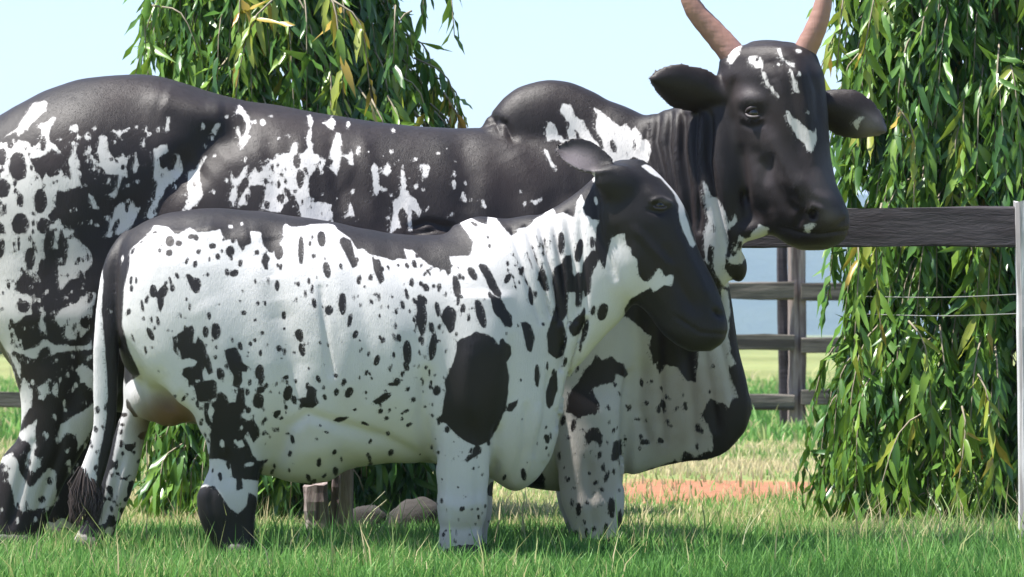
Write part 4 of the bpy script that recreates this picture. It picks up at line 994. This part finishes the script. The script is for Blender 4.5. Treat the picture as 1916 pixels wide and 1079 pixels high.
tag(mesh_obj('ground', gv, gq, G.m, None, True, {'soil': soil_amount(gxf, gyf)}), kind='structure')

def height_at(x, y): return np.zeros_like(x)

def blades(name, n, xr, yr, hmin, hmax, w, mat, seed, dens=None, green_bias=0.0, tall=0.03, lean=.5):
    r = np.random.default_rng(seed)
    y = r.uniform(yr[0], yr[1], n)
    if callable(xr): lo, hi = xr(y)
    else: lo, hi = xr
    x = r.uniform(0, 1, n) * (hi - lo) + lo
    if dens is not None:
        k = r.random(n) < dens(x, y); x, y = x[k], y[k]; n = len(x)
    p = np.stack([x, y, 0 * x], 1)
    cl = fnoise(p, 2.2, 3, 9.0)
    h = (hmin + (hmax - hmin) * r.random(n) ** 1.5) * (.55 + .9 * cl)
    t = r.random(n) < tall
    h = np.where(t, h * r.uniform(1.5, 2.4, n), h)
    a = r.uniform(0, 2 * np.pi, n); b = r.uniform(0, 2 * np.pi, n)
    L = h * r.uniform(.15, 1.0, n) * lean
    ww = w * r.uniform(.6, 1.3, n)
    sx, sy = np.cos(a) * ww / 2, np.sin(a) * ww / 2
    lx, ly = np.cos(b) * L, np.sin(b) * L
    V = np.zeros((n, 5, 3))
    for k, (g, f, hh) in enumerate(((-1, 0, 0), (1, 0, 0), (1, .35, .55), (-1, .35, .55))):
        gw = 1.0 if k < 2 else .8
        V[:, k, 0] = x + g * gw * sx + f * lx; V[:, k, 1] = y + g * gw * sy + f * ly; V[:, k, 2] = hh * h - .004
    V[:, 4, 0] = x + lx * 1.25; V[:, 4, 1] = y + ly * 1.25; V[:, 4, 2] = h * (1 - .25 * np.minimum(L / h, 1))
    i = np.arange(n)[:, None] * 5
    F1 = np.concatenate([i + 0, i + 1, i + 2], 1); F2 = np.concatenate([i + 0, i + 2, i + 3], 1); F3 = np.concatenate([i + 3, i + 2, i + 4], 1)
    patch = fnoise(p, .55, 3, 3.3)
    tone = np.clip(r.normal(.44, .2, n) + (cl - .5) * .7 + (patch - .5) * .9 - green_bias + np.where(t, .25, 0), 0, 1)
    o = mesh_obj(name, V.reshape(-1, 3), np.concatenate([F1, F2, F3]), mat, None, False,
                 {'tone': np.repeat(tone, 5), 'tip': np.tile(np.array([0, 0, .55, .55, 1.0]), n)})
    return tag(o, kind='stuff')

GR = NT('grass_blade', 0.5, 0.25)
tn = GR.attr('tone')
c = GR.ramp(tn, [(0.0, (.055, .15, .035)), (.35, (.125, .30, .065)), (.6, (.21, .39, .105)), (.8, (.44, .45, .19)), (1.0, (.64, .54, .33))])
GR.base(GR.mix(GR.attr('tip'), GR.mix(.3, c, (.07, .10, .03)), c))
tr = GR.n('ShaderNodeBsdfTranslucent'); GR.link(c, tr.inputs[0])
mx = GR.n('ShaderNodeMixShader'); mx.inputs[0].default_value = .42
GR.link(GR.b.outputs[0], mx.inputs[1]); GR.link(tr.outputs[0], mx.inputs[2])
GR.link(mx.outputs[0], GR.t.nodes['Material Output'].inputs[0])

def dens_near(x, y):
    return (1 - .90 * soil_amount(x, y)) * (1 - .5 * smoothstep(2.6, 3.8, y) * smoothstep(9, 7.5, y))
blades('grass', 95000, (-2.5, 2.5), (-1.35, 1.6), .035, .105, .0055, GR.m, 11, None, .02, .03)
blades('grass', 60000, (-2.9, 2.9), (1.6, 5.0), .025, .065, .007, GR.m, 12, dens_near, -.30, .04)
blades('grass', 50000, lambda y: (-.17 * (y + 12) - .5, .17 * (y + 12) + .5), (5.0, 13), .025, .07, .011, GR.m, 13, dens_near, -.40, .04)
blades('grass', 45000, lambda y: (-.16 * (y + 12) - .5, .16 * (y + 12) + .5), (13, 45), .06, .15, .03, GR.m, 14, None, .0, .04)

# long pale grass stems in the foreground, each a culm one can tell apart
def stem(x, y, h, lx, ly, w):
    c = catmull([(x, y, -.01), (x + lx * .3, y + ly * .3, h * .55), (x + lx, y + ly, h)], 7)
    return tube(c, [w * (1 - .7 * i / 7) for i in range(8)], 4)
SV, SF = [], []
rs = random.Random(5)
spots = [(663, 1010, .17, .08), (700, 1030, .19, .10), (622, 1025, .16, -.02), (745, 1025, .16, .02), (560, 1050, .14, .05), (780, 1022, .13, .07), (1150, 1040, .12, .03), (1390, 1050, .16, .06),
         (1760, 1040, .16, .02), (1830, 1045, .15, .05), (90, 1010, .14, .02), (60, 1012, .15, -.02), (30, 1010, .15, .03), (1250, 1045, .1, -.03), (470, 1040, .14, .03), (840, 1060, .1, .02)]
for px, py, h, l in spots:
    y = F_PX * CAM_H / (py - HOR) - CAM_D
    for k in range(2):
        a, f = stem(WX(px + rs.uniform(-9, 9), y), y + rs.uniform(-.1, .1), h * rs.uniform(.7, 1.15), l * rs.uniform(.6, 1.4), rs.uniform(-.05, .05), .0022)
        b = len(SV); SV += a; SF += [tuple(i + b for i in q) for q in f]
St = NT('dry_stem', .6, .3); St.base(St.mix(St.noise(St.coord(), 9, 2), (.32, .36, .16), (.55, .52, .36)))
tag(mesh_obj('grass', SV, SF, St.m), kind='stuff')

# distant hills
hx = np.linspace(-3200, 3200, 161); hy = np.array([2300, 2450, 2600, 2750, 2900, 3100, 3400, 3900], float)
HX, HY = np.meshgrid(hx, hy, indexing='ij')
hp = np.stack([HX.ravel(), HY.ravel() * .7, 0 * HX.ravel()], 1)
prof = np.array([-3, 22, 62, 96, 118, 124, 100, -5.])
hz = prof[None, :] * (.74 + .42 * fnoise(hp, .0016, 4, 3.0).reshape(HX.shape) + .10 * np.sin(HX * .0021 + .9))
hv = np.stack([HX.ravel(), HY.ravel(), hz.ravel()], 1)
ii = (np.arange(160)[:, None] * 8 + np.arange(7)[None, :]).ravel()
Hl = NT('forested_hill', .95, .05)
hn = Hl.noise(Hl.coord((1, 1, 1)), .012, 6, .7)
Hl.base(Hl.mix(hn, (.025, .05, .018), (.075, .10, .04)))
Hl.bump(hn, 1.0, 12)
tag(mesh_obj('hills', hv, np.stack([ii, ii + 8, ii + 9, ii + 1], 1), Hl.m, None, True), kind='structure')

# ------------------------------------------------------------------ weathered wood
def wood_mat(name, a, b, c, scale=(1, 1, .06)):
    M = NT(name, .8, .2)
    g = M.noise(M.coord(scale), 75, 5, .7, .6); g2 = M.noise(M.coord(scale), 22, 3, .5); bl = M.noise(M.coord(), 5, 3, .6)
    col = M.mix(M.ramp(g, [(.35, (0, 0, 0)), (.65, (1, 1, 1))]), a, b)
    col = M.mix(M.ramp(g2, [(.5, (0, 0, 0)), (.62, (1, 1, 1))]), col, c)
    col = M.mix(M.math('MULTIPLY', bl, .5), col, a)
    M.base(col)
    M.bump(M.math('ADD', g, M.math('MULTIPLY', g2, 1.2)), .7, .006)
    return M.m
WD_POST = wood_mat('weathered_post_wood', (.16, .12, .11), (.36, .31, .29), (.07, .05, .05))
WD_PALE = wood_mat('pale_post_wood', (.42, .42, .43), (.70, .70, .72), (.20, .18, .18))
WD_PLANK = wood_mat('dark_plank_wood', (.050, .044, .049), (.068, .060, .066), (.040, .034, .038), (.05, 1, 1))
WD_RAIL = wood_mat('grey_rail_wood', (.075, .065, .055), (.20, .18, .15), (.04, .035, .03), (.06, 1, 1))

def rough_box(p0, p1, w, d, mat, parent, name, segs=10, warp=.006, seed=0, jag=0.0):
    """squared timber from p0 to p1, w across (in the picture plane), d deep, edges chamfered, surface uneven"""
    r = random.Random(seed)
    p0, p1 = Vector(p0), Vector(p1); ax = (p1 - p0).normalized()
    dep = Vector((0, 1, 0)); dep = (dep - ax * dep.dot(ax)).normalized(); wid = ax.cross(dep)
    ch = min(w, d) * .16
    prof = [(-w / 2 + ch, -d / 2), (0, -d / 2 - ch * .15), (w / 2 - ch, -d / 2), (w / 2, -d / 2 + ch), (w / 2, d / 2 - ch), (w / 2 - ch, d / 2), (-w / 2 + ch, d / 2), (-w / 2, d / 2 - ch), (-w / 2, -d / 2 + ch)]
    V, Fc = [], []; m = len(prof)
    off = [r.uniform(-1, 1) for _ in range(m)]
    bx, by = 0, 0
    for i in range(segs + 1):
        t = i / segs
        bx += r.uniform(-1, 1) * warp * .5; by += r.uniform(-1, 1) * warp * .4
        for k, (a, b) in enumerate(prof):
            e = 1 + r.uniform(-1, 1) * warp / min(w, d) * .7
            q = p0.lerp(p1, t) + wid * (a * e + bx) + dep * (b * e + by)
            if i == segs and jag: q += ax * (jag * (off[k] * .6 + .4 * math.sin(k * 2.1)))
            V.append(tuple(q))
    for i in range(segs):
        for k in range(m): Fc.append((i * m + k, i * m + (k + 1) % m, (i + 1) * m + (k + 1) % m, (i + 1) * m + k))
    Fc.append(tuple(range(m - 1, -1, -1)))
    c = len(V); V.append(tuple(p1 + wid * bx - ax * (jag * .3)))
    for k in range(m): Fc.append((segs * m + k, segs * m + (k + 1) % m, c))
    return mesh_obj(name, V, Fc, mat, parent)

# near fence: slightly askew to the view, one broad dark plank on top, wires below
def near_y(px): return 1.42 - (px - 643) * .00041
fence = empty('wooden_fence', (WX(1300, 1.1), 1.1, 0), 'near fence with one broad dark top plank and a pale weathered end post', 'fence')
posts = [(-1830, .09, WD_POST), (-600, .09, WD_POST), (643, .072, WD_POST), (1928, .075, WD_PALE), (3150, .08, WD_PALE)]
for k, (px, w, m) in enumerate(posts):
    y = near_y(px)
    x = WX(px, y)
    top = 1.245
    rough_box((x, y, -.1), (x - (.018 if px == 1928 else .004), y, top), w, w, m, fence, 'post', 12, .004, 30 + k, .012)
for k in range(len(posts) - 1):
    a, b = posts[k][0], posts[k + 1][0]
    if b == 1928: b -= 8
    ya, yb = near_y(a) , near_y(b)
    za, zb = 1.157, 1.157
    ya2, yb2 = ya - (.056 if k != 2 else .056), yb - (.056 if b < 1900 or b > 2000 else -.002)
    rough_box((WX(a, ya) + .02, ya2, za), (WX(b, yb) - .016, yb2, zb), .142, .032, WD_PLANK, fence, 'rail', 16, .003, 50 + k)
Wi = NT('fence_wire', .45, .5); Wi.b.inputs['Metallic'].default_value = .8
Wi.base(Wi.mix(Wi.noise(Wi.coord(), 30, 2), (.30, .28, .26), (.5, .5, .48)))
for z in (.845, .915):
    for (pa, ya), (pb, yb) in (((1928, near_y(1928) - .03), (1620, 2.25)), ((1928, near_y(1928) - .03), (3150, near_y(3150) - .04))):
        a, b = Vector((WX(pa, ya), ya, z)), Vector((WX(pb, yb), yb, z + .004))
        tv, tf = tube(catmull([a, (a + b) / 2 - Vector((0, 0, .008)), b], 12), [.0022] * 13, 6)
        mesh_obj('wire', tv, tf, Wi.m, fence, True)

st = empty('wooden_stump', (WX(592, 1.35), 1.35, 0), 'short weathered grey stump of a broken post under the small cow\'s belly', 'stump')
rough_box((WX(592, 1.35), 1.35, -.05), (WX(589, 1.35), 1.35, WZ(905, 1.35)), .090, .085, WD_POST, st, 'stump_wood', 8, .007, 4, .02)
rough_box((WX(624, 1.40), 1.40, -.05), (WX(630, 1.40), 1.40, WZ(868, 1.40)), .034, .06, WD_POST, st, 'splinter', 8, .006, 9, .03)

# far fence across the meadow: round-cornered posts and three grey rails
FY = 16.2
ff = empty('wooden_fence', (WX(1490, FY), FY, 0), 'far fence of three grey rails seen beyond the large cow\'s muzzle', 'fence')
FP = [-2010, -1310, -610, 90, 790, 1490, 2190, 2890]
for k, px in enumerate(FP):
    x = WX(px, FY)
    rough_box((x, FY, -.1), (x + .01, FY, 1.52), .135, .13, WD_POST, ff, 'post', 10, .01, 70 + k, .02)
rough_box((WX(1470, FY + .15), FY + .15, -.1), (WX(1462, FY + .15), FY + .15, 1.50), .085, .07, WD_PLANK, ff, 'brace', 8, .008, 90, .02)
for k in range(len(FP) - 1):
    for j, (z, h, dz) in enumerate(((1.095, .135, .0), (.688, .12, .0), (.27, .12, .0))):
        r = random.Random(k * 7 + j)
        x0, x1 = WX(FP[k], FY), WX(FP[k + 1], FY)
        rough_box((x0 + .03, FY - .10, z + r.uniform(-.015, .015)), (x1 + .02 * r.random() - .03, FY - .10, z + r.uniform(-.03, .02)), h, .05, WD_RAIL, ff, 'rail', 12, .008, 100 + k * 3 + j)

# rocks in the shade by the stumps
Rk = NT('grey_rock', .9, .2)
rn = Rk.noise(Rk.coord(), 9, 6, .65)
Rk.base(Rk.mix(rn, (.018, .017, .015), (.06, .054, .05))); Rk.bump(rn, .8, .02)
def rock(px, py, y, r, label, seed):
    c = np.array(W(px, py, y)); n, m = 14, 20; V = []
    for i in range(n + 1):
        for j in range(m):
            th, a = math.pi * i / n, 2 * math.pi * j / m
            V.append((math.sin(th) * math.cos(a), math.sin(th) * math.sin(a), math.cos(th)))
    V = np.array(V); V = np.sign(V) * np.abs(V) ** .75
    d = .82 + .5 * fnoise(V, 1.7, 3, seed)
    V = c + V * d[:, None] * np.array(r)
    Fc = [(i * m + j, (i + 1) * m + j, (i + 1) * m + (j + 1) % m, i * m + (j + 1) % m) for i in range(n) for j in range(m)]
    tag(mesh_obj('rock', V, Fc, Rk.m, None, True), label, 'rock', 'grey rocks under the tree')
rock(778, 992, 1.75, (.10, .10, .11), 'larger grey rock, just left of the small cow\'s straight white foreleg', 1.3)
rock(690, 990, 1.8, (.07, .08, .085), 'smaller grey rock, just right of the broken post stump', 6.1)

# ------------------------------------------------------------------ weeping trees
LF = NT('long_drooping_leaf', .34, .5)
t = LF.attr('tone')
lc = LF.ramp(t, [(0, (.018, .06, .020)), (.3, (.05, .135, .028)), (.55, (.12, .25, .035)), (.75, (.22, .34, .045)), (.88, (.38, .34, .05)), (1, (.50, .26, .06))])
vein = LF.noise(LF.coord(), 60, 2, .5)
lc = LF.mix(LF.math('MULTIPLY', vein, .35), lc, (.03, .07, .02))
LF.base(lc)
tr = LF.n('ShaderNodeBsdfTranslucent'); LF.link(LF.mix(.35, lc, (.20, .32, .03)), tr.inputs[0])
mx = LF.n('ShaderNodeMixShader'); mx.inputs[0].default_value = .28
LF.link(LF.b.outputs[0], mx.inputs[1]); LF.link(tr.outputs[0], mx.inputs[2])
LF.link(mx.outputs[0], LF.t.nodes['Material Output'].inputs[0])
BK = NT('twig_bark', .8, .2); BK.base(BK.mix(BK.noise(BK.coord((1, 1, .3)), 30, 4), (.12, .10, .07), (.34, .30, .22)))
PT = NT('bare_twig', .7, .2); PT.base(PT.mix(PT.noise(PT.coord(), 30, 4), (.30, .28, .22), (.58, .55, .48)))
TB = NT('trunk_bark', .9, .15); tb = TB.noise(TB.coord((1, 1, .25)), 28, 5, .7)
TB.base(TB.mix(tb, (.06, .05, .04), (.22, .19, .15))); TB.bump(tb, .8, .015)

def leaf_template(seed):
    """lance-shaped leaf along +X, length 1, wavy edges, folded midrib, drooping tip: 6 stations x 3"""
    r = random.Random(seed)
    V = []
    ph, am, fold, bend = r.uniform(0, 6.3), r.uniform(.02, .055), r.uniform(.15, .55), r.uniform(-.30, .18)
    st = [0, .12, .32, .55, .78, 1.0]; wd = [.008, .058, .088, .080, .045, .003]
    for i, (s, w) in enumerate(zip(st, wd)):
        z = bend * s * s
        wav = am * math.sin(s * 17 + ph) * (1 if 0 < i < 5 else 0)
        V += [(s, -w, z + w * fold + wav), (s, 0, z), (s, w, z + w * fold - wav)]
    Fc = []
    for i in range(5):
        for k in (0, 1): Fc.append((i * 3 + k, i * 3 + k + 1, i * 3 + 3 + k + 1, i * 3 + 3 + k))
    return np.array(V), np.array(Fc)
TEMPL = [leaf_template(s) for s in range(8)]

def basis(d, nrm):
    d = d / np.linalg.norm(d, axis=1)[:, None]
    nrm = nrm - d * np.sum(nrm * d, 1)[:, None]
    nrm = nrm / np.maximum(np.linalg.norm(nrm, axis=1), 1e-6)[:, None]
    return d, np.cross(nrm, d), nrm

lt_root = [None]
def weeping_tree(root, cy, prof, ztop, n_str, seed, label_tone, extra=(), single=300):
    """prof(z) -> (centre x, radius) of the crown"""
    r = np.random.default_rng(seed)
    P, D, Nn, S, T = [], [], [], [], []
    TV, TF = [], []
    def strand(base, out, L, tone0, dens=1.0, size=1.0):
        n = max(4, int(L / .019 * dens))
        sway = r.normal(0, .06, 2)
        c = [base, base + np.array([out[0] * .10 + sway[0] * .5, out[1] * .10 + sway[1] * .5, -L * .3 + .02]), base + np.array([out[0] * .12 + sway[0], out[1] * .12 + sway[1], -L])]
        cp = catmull([tuple(q) for q in c], 6)
        cp = [q for q in cp if q.z > .02] 
        if len(cp) < 3: return
        a, f = tube(cp, [.0045 * (1 - .7 * i / len(cp)) for i in range(len(cp))], 4)
        b = len(TV); TV.extend(a); TF.extend([tuple(i + b for i in q) for q in f])
        for k in range(n):
            u = (k + r.random()) / n * (len(cp) - 1); i = min(int(u), len(cp) - 2)
            p = cp[i].lerp(cp[i + 1], u - i)
            side = 1 if k % 2 else -1
            tang = np.array([-out[1], out[0], 0]) * side
            d = tang * r.uniform(.06, .60) + np.array([out[0], out[1], 0]) * r.uniform(-.15, .55) + np.array([0, 0, -1.0]) + r.normal(0, .15, 3)
            if r.random() < .12: d = d + r.normal(0, .6, 3)
            nn = np.array([out[0], out[1], .35]) + r.normal(0, .8, 3)
            s = size * (r.uniform(.10, .19) if r.random() < .72 else r.uniform(.05, .10))
            if p.z < .10: s *= .7
            P.append(np.array(p)); D.append(d); Nn.append(nn); S.append(s); T.append(tone0 + r.normal(0, .11))
    for k in range(n_str):
        z = r.uniform(.15, ztop)
        cx, R = prof(z)
        a = r.uniform(0, 2 * np.pi)
        if r.random() < .35: a = r.uniform(-math.pi, 0)
        q = r.uniform(.45, 1.0) ** .6
        out = np.array([math.cos(a), math.sin(a)])
        clump = fnoise(np.array([[a * 1.2, z * .9, seed]]), 1.3, 2)[0]
        R = R * (.74 + .30 * clump)
        if clump < .43 and r.random() < .7 and q > .8: continue
        b = np.array([cx + out[0] * R * q * .93, cy + out[1] * R * q, z])
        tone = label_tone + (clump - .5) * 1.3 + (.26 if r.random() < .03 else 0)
        if z < .95 and b[0] > WX(540, cy) and root is lt_root[0]: tone -= .38  # shade low under the bellies painted in as darker leaves
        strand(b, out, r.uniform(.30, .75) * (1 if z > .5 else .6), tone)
    for (px, py, y, L, tone) in extra:
        b = np.array(W(px, py, y)); a = r.uniform(-2.6, -.5)
        strand(b, np.array([math.cos(a), math.sin(a)]), L, tone, .8)
    P, D, Nn, S, T = np.array(P), np.array(D), np.array(Nn), np.array(S), np.clip(np.array(T), 0, 1)
    d, e, n3 = basis(D, Nn)
    # which leaves show largest: near side, inside the frame, outermost
    k = F_PX / (CAM_D + P[:, 1]); ux, uy = 958 + P[:, 0] * k, HOR - (P[:, 2] - CAM_H) * k
    vis = (ux > 0) & (ux < 1916) & (uy > -20) & (uy < 1050)
    rank = P[:, 1] - S * 1.5 + np.where(vis, 0, 50)
    order = np.argsort(rank)
    ones = order[:single]; rest = order[single:]
    pick = r.integers(0, len(TEMPL), len(P))
    ones_set = set(ones.tolist())
    # the single leaves: objects that share 8 x 5 meshes
    cache = {}
    for i in ones:
        tb_ = int(T[i] * 7.99); key = (pick[i], tb_)
        if key not in cache:
            tv, tf = TEMPL[pick[i]]
            me = bpy.data.meshes.new('leaf'); me.from_pydata(tv.tolist(), [], tf.tolist())
            at = me.attributes.new('tone', 'FLOAT', 'POINT'); at.data.foreach_set('value', np.full(len(tv), (tb_ + .5) / 8, dtype=np.float32))
            me.materials.append(LF.m); me.shade_smooth(); cache[key] = me
        M = Matrix(((d[i][0] * S[i], e[i][0] * S[i], n3[i][0] * S[i], P[i][0]), (d[i][1] * S[i], e[i][1] * S[i], n3[i][1] * S[i], P[i][1]), (d[i][2] * S[i], e[i][2] * S[i], n3[i][2] * S[i], P[i][2]), (0, 0, 0, 1)))
        add_child('leaf', cache[key], root, M)
    VV, FF, TT = [], [], []; off = 0
    for t_ in range(len(TEMPL)):
        ids = np.array([i for i in rest if pick[i] == t_])
        if not len(ids): continue
        tv, tf = TEMPL[t_]
        X = P[ids][:, None, :] + S[ids][:, None, None] * (tv[None, :, 0:1] * d[ids][:, None, :] + tv[None, :, 1:2] * e[ids][:, None, :] + tv[None, :, 2:3] * n3[ids][:, None, :])
        X[:, :, 2] = np.maximum(X[:, :, 2], .004)
        VV.append(X.reshape(-1, 3)); FF.append((tf[None] + (np.arange(len(ids)) * len(tv))[:, None, None]).reshape(-1, 4) + off); off += len(ids) * len(tv)
        TT.append(np.repeat(T[ids], len(tv)))
    tag(mesh_obj('foliage', np.concatenate(VV), np.concatenate(FF), LF.m, root, True, {'tone': np.concatenate(TT)}), kind='stuff')
    tag(mesh_obj('twigs', TV, TF, BK.m, root, True), kind='stuff')
    for j in range(26):
        z = r.uniform(.25, ztop - .4) if j > 9 else r.uniform(.3, .9); a = r.uniform(-math.pi, 0); cx, R = prof(z)
        o = np.array([math.cos(a), math.sin(a), 0]); b0 = np.array([cx, cy, z]) + o * R * .72
        L = r.uniform(.22, .5); sd = np.array([-o[1], o[0], 0]) * r.uniform(-.6, .6)
        tc = catmull([tuple(b0), tuple(b0 + o * .06 * L + sd * L * .4 + [0, 0, -L * .45]), tuple(b0 + o * .14 * L + sd * L + [0, 0, -L])], 7)
        tc = [q_ for q_ in tc if q_.z > .01]
        if len(tc) < 4: continue
        tv, tf = tube(tc, [.0055 * (1 - .7 * i / len(tc)) for i in range(len(tc))], 6)
        mesh_obj('twig', tv, tf, PT.m, root, True)
    c0, R0 = prof(.1)
    tz = np.linspace(0, ztop, 12)
    tp = [(prof(max(z, .1))[0] + .02 * math.sin(z * 2), cy + .02 * math.cos(z * 1.7), z - .03) for z in tz]
    tv, tf = tube(tp, [.095 * (1 - .6 * z / ztop) + (.04 if z == 0 else 0) for z in tz], 14)
    mesh_obj('trunk', tv, tf, TB.m, root, True)
    for j in range(14):
        z = r.uniform(.3, ztop - .2); a = r.uniform(0, 2 * np.pi); cx, R = prof(z)
        o = np.array([math.cos(a), math.sin(a), 0])
        base = np.array([cx, cy, z + .1])
        bc = catmull([tuple(base), tuple(base + o * R * .45 + [0, 0, .06]), tuple(base + o * R * .8 + [0, 0, -.12])], 7)
        tv, tf = tube(bc, [.016 * (1 - .6 * i / 7) for i in range(8)], 8)
        mesh_obj('branch', tv, tf, BK.m, root, True)
    return len(P)

def profile(table, y):
    """table rows: (py, px left, px right) of the crown"""
    zz = np.array([WZ(a, y) for a, _, _ in table])[::-1]
    l = np.array([WX(b, y) for _, b, _ in table])[::-1]; rr = np.array([WX(c, y) for _, _, c in table])[::-1]
    def f(z):
        a, b = np.interp(z, zz, l), np.interp(z, zz, rr)
        return (a + b) / 2, (b - a) / 2
    return f
ly = 3.0
lt = empty('weeping_tree', (WX(560, ly), ly, 0), 'leafy weeping tree rising behind the large cow\'s back, its far side sloping', 'tree')
lt_root[0] = lt
nl = weeping_tree(lt, ly, profile([(-420, 380, 640), (-150, 320, 700), (0, 285, 775), (60, 275, 805), (120, 305, 850), (200, 315, 905), (300, 310, 910), (600, 270, 860), (800, 250, 850), (1000, 250, 840)], ly), 3.3, 820, 21, .42,
    [(800, -60, 2.6, .30, .2), (822, -70, 2.6, .22, .2), (300, -20, 2.5, .28, .5), (285, 10, 2.5, .20, .45), (610, -20, 2.35, .45, .84), (622, 0, 2.35, .4, .9), (450, -30, 2.4, .38, .8), (520, -10, 2.3, .6, .75), (740, 10, 2.5, .25, .3), (770, 20, 2.5, .2, .25)])
ry = 2.45
rt = empty('weeping_tree', (WX(1850, ry), ry, 0), 'tall weeping tree with long drooping leaves behind the near fence plank', 'tree')
nr = weeping_tree(rt, ry, profile([(-420, 1640, 2060), (-100, 1590, 2110), (0, 1575, 2125), (100, 1585, 2120), (200, 1600, 2110), (300, 1580, 2130), (420, 1585, 2130), (520, 1562, 2140), (620, 1535, 2160), (720, 1525, 2170), (850, 1545, 2160), (940, 1560, 2140), (1000, 1560, 2140)], ry), 3.3, 1000, 22, .40,
    [(1562, 60, 1.9, .2, .8), (1600, -40, 1.8, .35, .78), (1640, -30, 1.8, .35, .74), (1680, 200, 1.75, .5, .7), (1600, 420, 1.75, .5, .7), (1650, 380, 1.7, .6, .68), (1700, 600, 1.7, .4, .6), (1830, 700, 1.6, .4, .8), (1800, 760, 1.6, .4, .75)])
print('leaves', nl, nr)

# dark shrubs along the far edge of the meadow at the left
def shrub(name, px, y, w, h, n, seed, label):
    r = np.random.default_rng(seed)
    x0 = WX(px, y)
    V, Fc, T = [], [], []
    for i in range(n):
        u = r.normal(0, 1, 3); u /= np.linalg.norm(u); u *= r.uniform(.6, 1.0)
        p = np.array([x0 + u[0] * w / 2, y + u[1] * w / 3, h * .5 + u[2] * h * .5])
        a = r.normal(0, 1, 3); a /= np.linalg.norm(a); b = np.cross(a, r.normal(0, 1, 3)); b /= np.linalg.norm(b)
        s = r.uniform(.06, .16)
        k = len(V); V += [tuple(p - a * s), tuple(p + b * s * .4), tuple(p + a * s), tuple(p - b * s * .4)]; Fc.append((k, k + 1, k + 2, k + 3)); T += [r.uniform(.0, .35)] * 4
    V = np.array(V); V[:, 2] = np.maximum(V[:, 2], .01)
    root = empty(name, (x0, y, 0), label, 'shrub', 'shrubs along the far edge of the meadow')
    mesh_obj('foliage', V, np.array(Fc), LF.m, root, False, {'tone': np.array(T)})
    tv, tf = tube([(x0, y, 0), (x0 + .03, y, h * .4), (x0 - .02, y + .02, h * .7)], [.07, .05, .02], 8)
    mesh_obj('stem', tv, tf, TB.m, root, True)
shrub('shrub', -60, 108, 2.4, 1.7, 1300, 3, 'dark shrub at the far edge of the meadow, cut by the photo\'s left edge')
shrub('shrub', 20, 110, 2.2, 1.45, 1300, 4, 'low dark shrub beyond the meadow, just left of the large cow\'s thigh')

# ------------------------------------------------------------------ air
hz_m = bpy.data.materials.new('haze_air'); hz_m.use_nodes = True
t_ = hz_m.node_tree; t_.nodes.remove(t_.nodes['Principled BSDF'])
pv = t_.nodes.new('ShaderNodeVolumePrincipled')
pv.inputs['Color'].default_value = (.52, .67, 1.0, 1)
pv.inputs['Density'].default_value = .00022
t_.links.new(pv.outputs[0], t_.nodes['Material Output'].inputs['Volume'])
x0, x1, y0, y1, z0, z1 = -6500, 6500, -400, 6500, -7, 190
hv_ = [(x, y, z) for x in (x0, x1) for y in (y0, y1) for z in (z0, z1)]
tag(mesh_obj('haze', hv_, [(0, 1, 3, 2), (4, 6, 7, 5), (0, 4, 5, 1), (2, 3, 7, 6), (0, 2, 6, 4), (1, 5, 7, 3)], hz_m), kind='stuff')
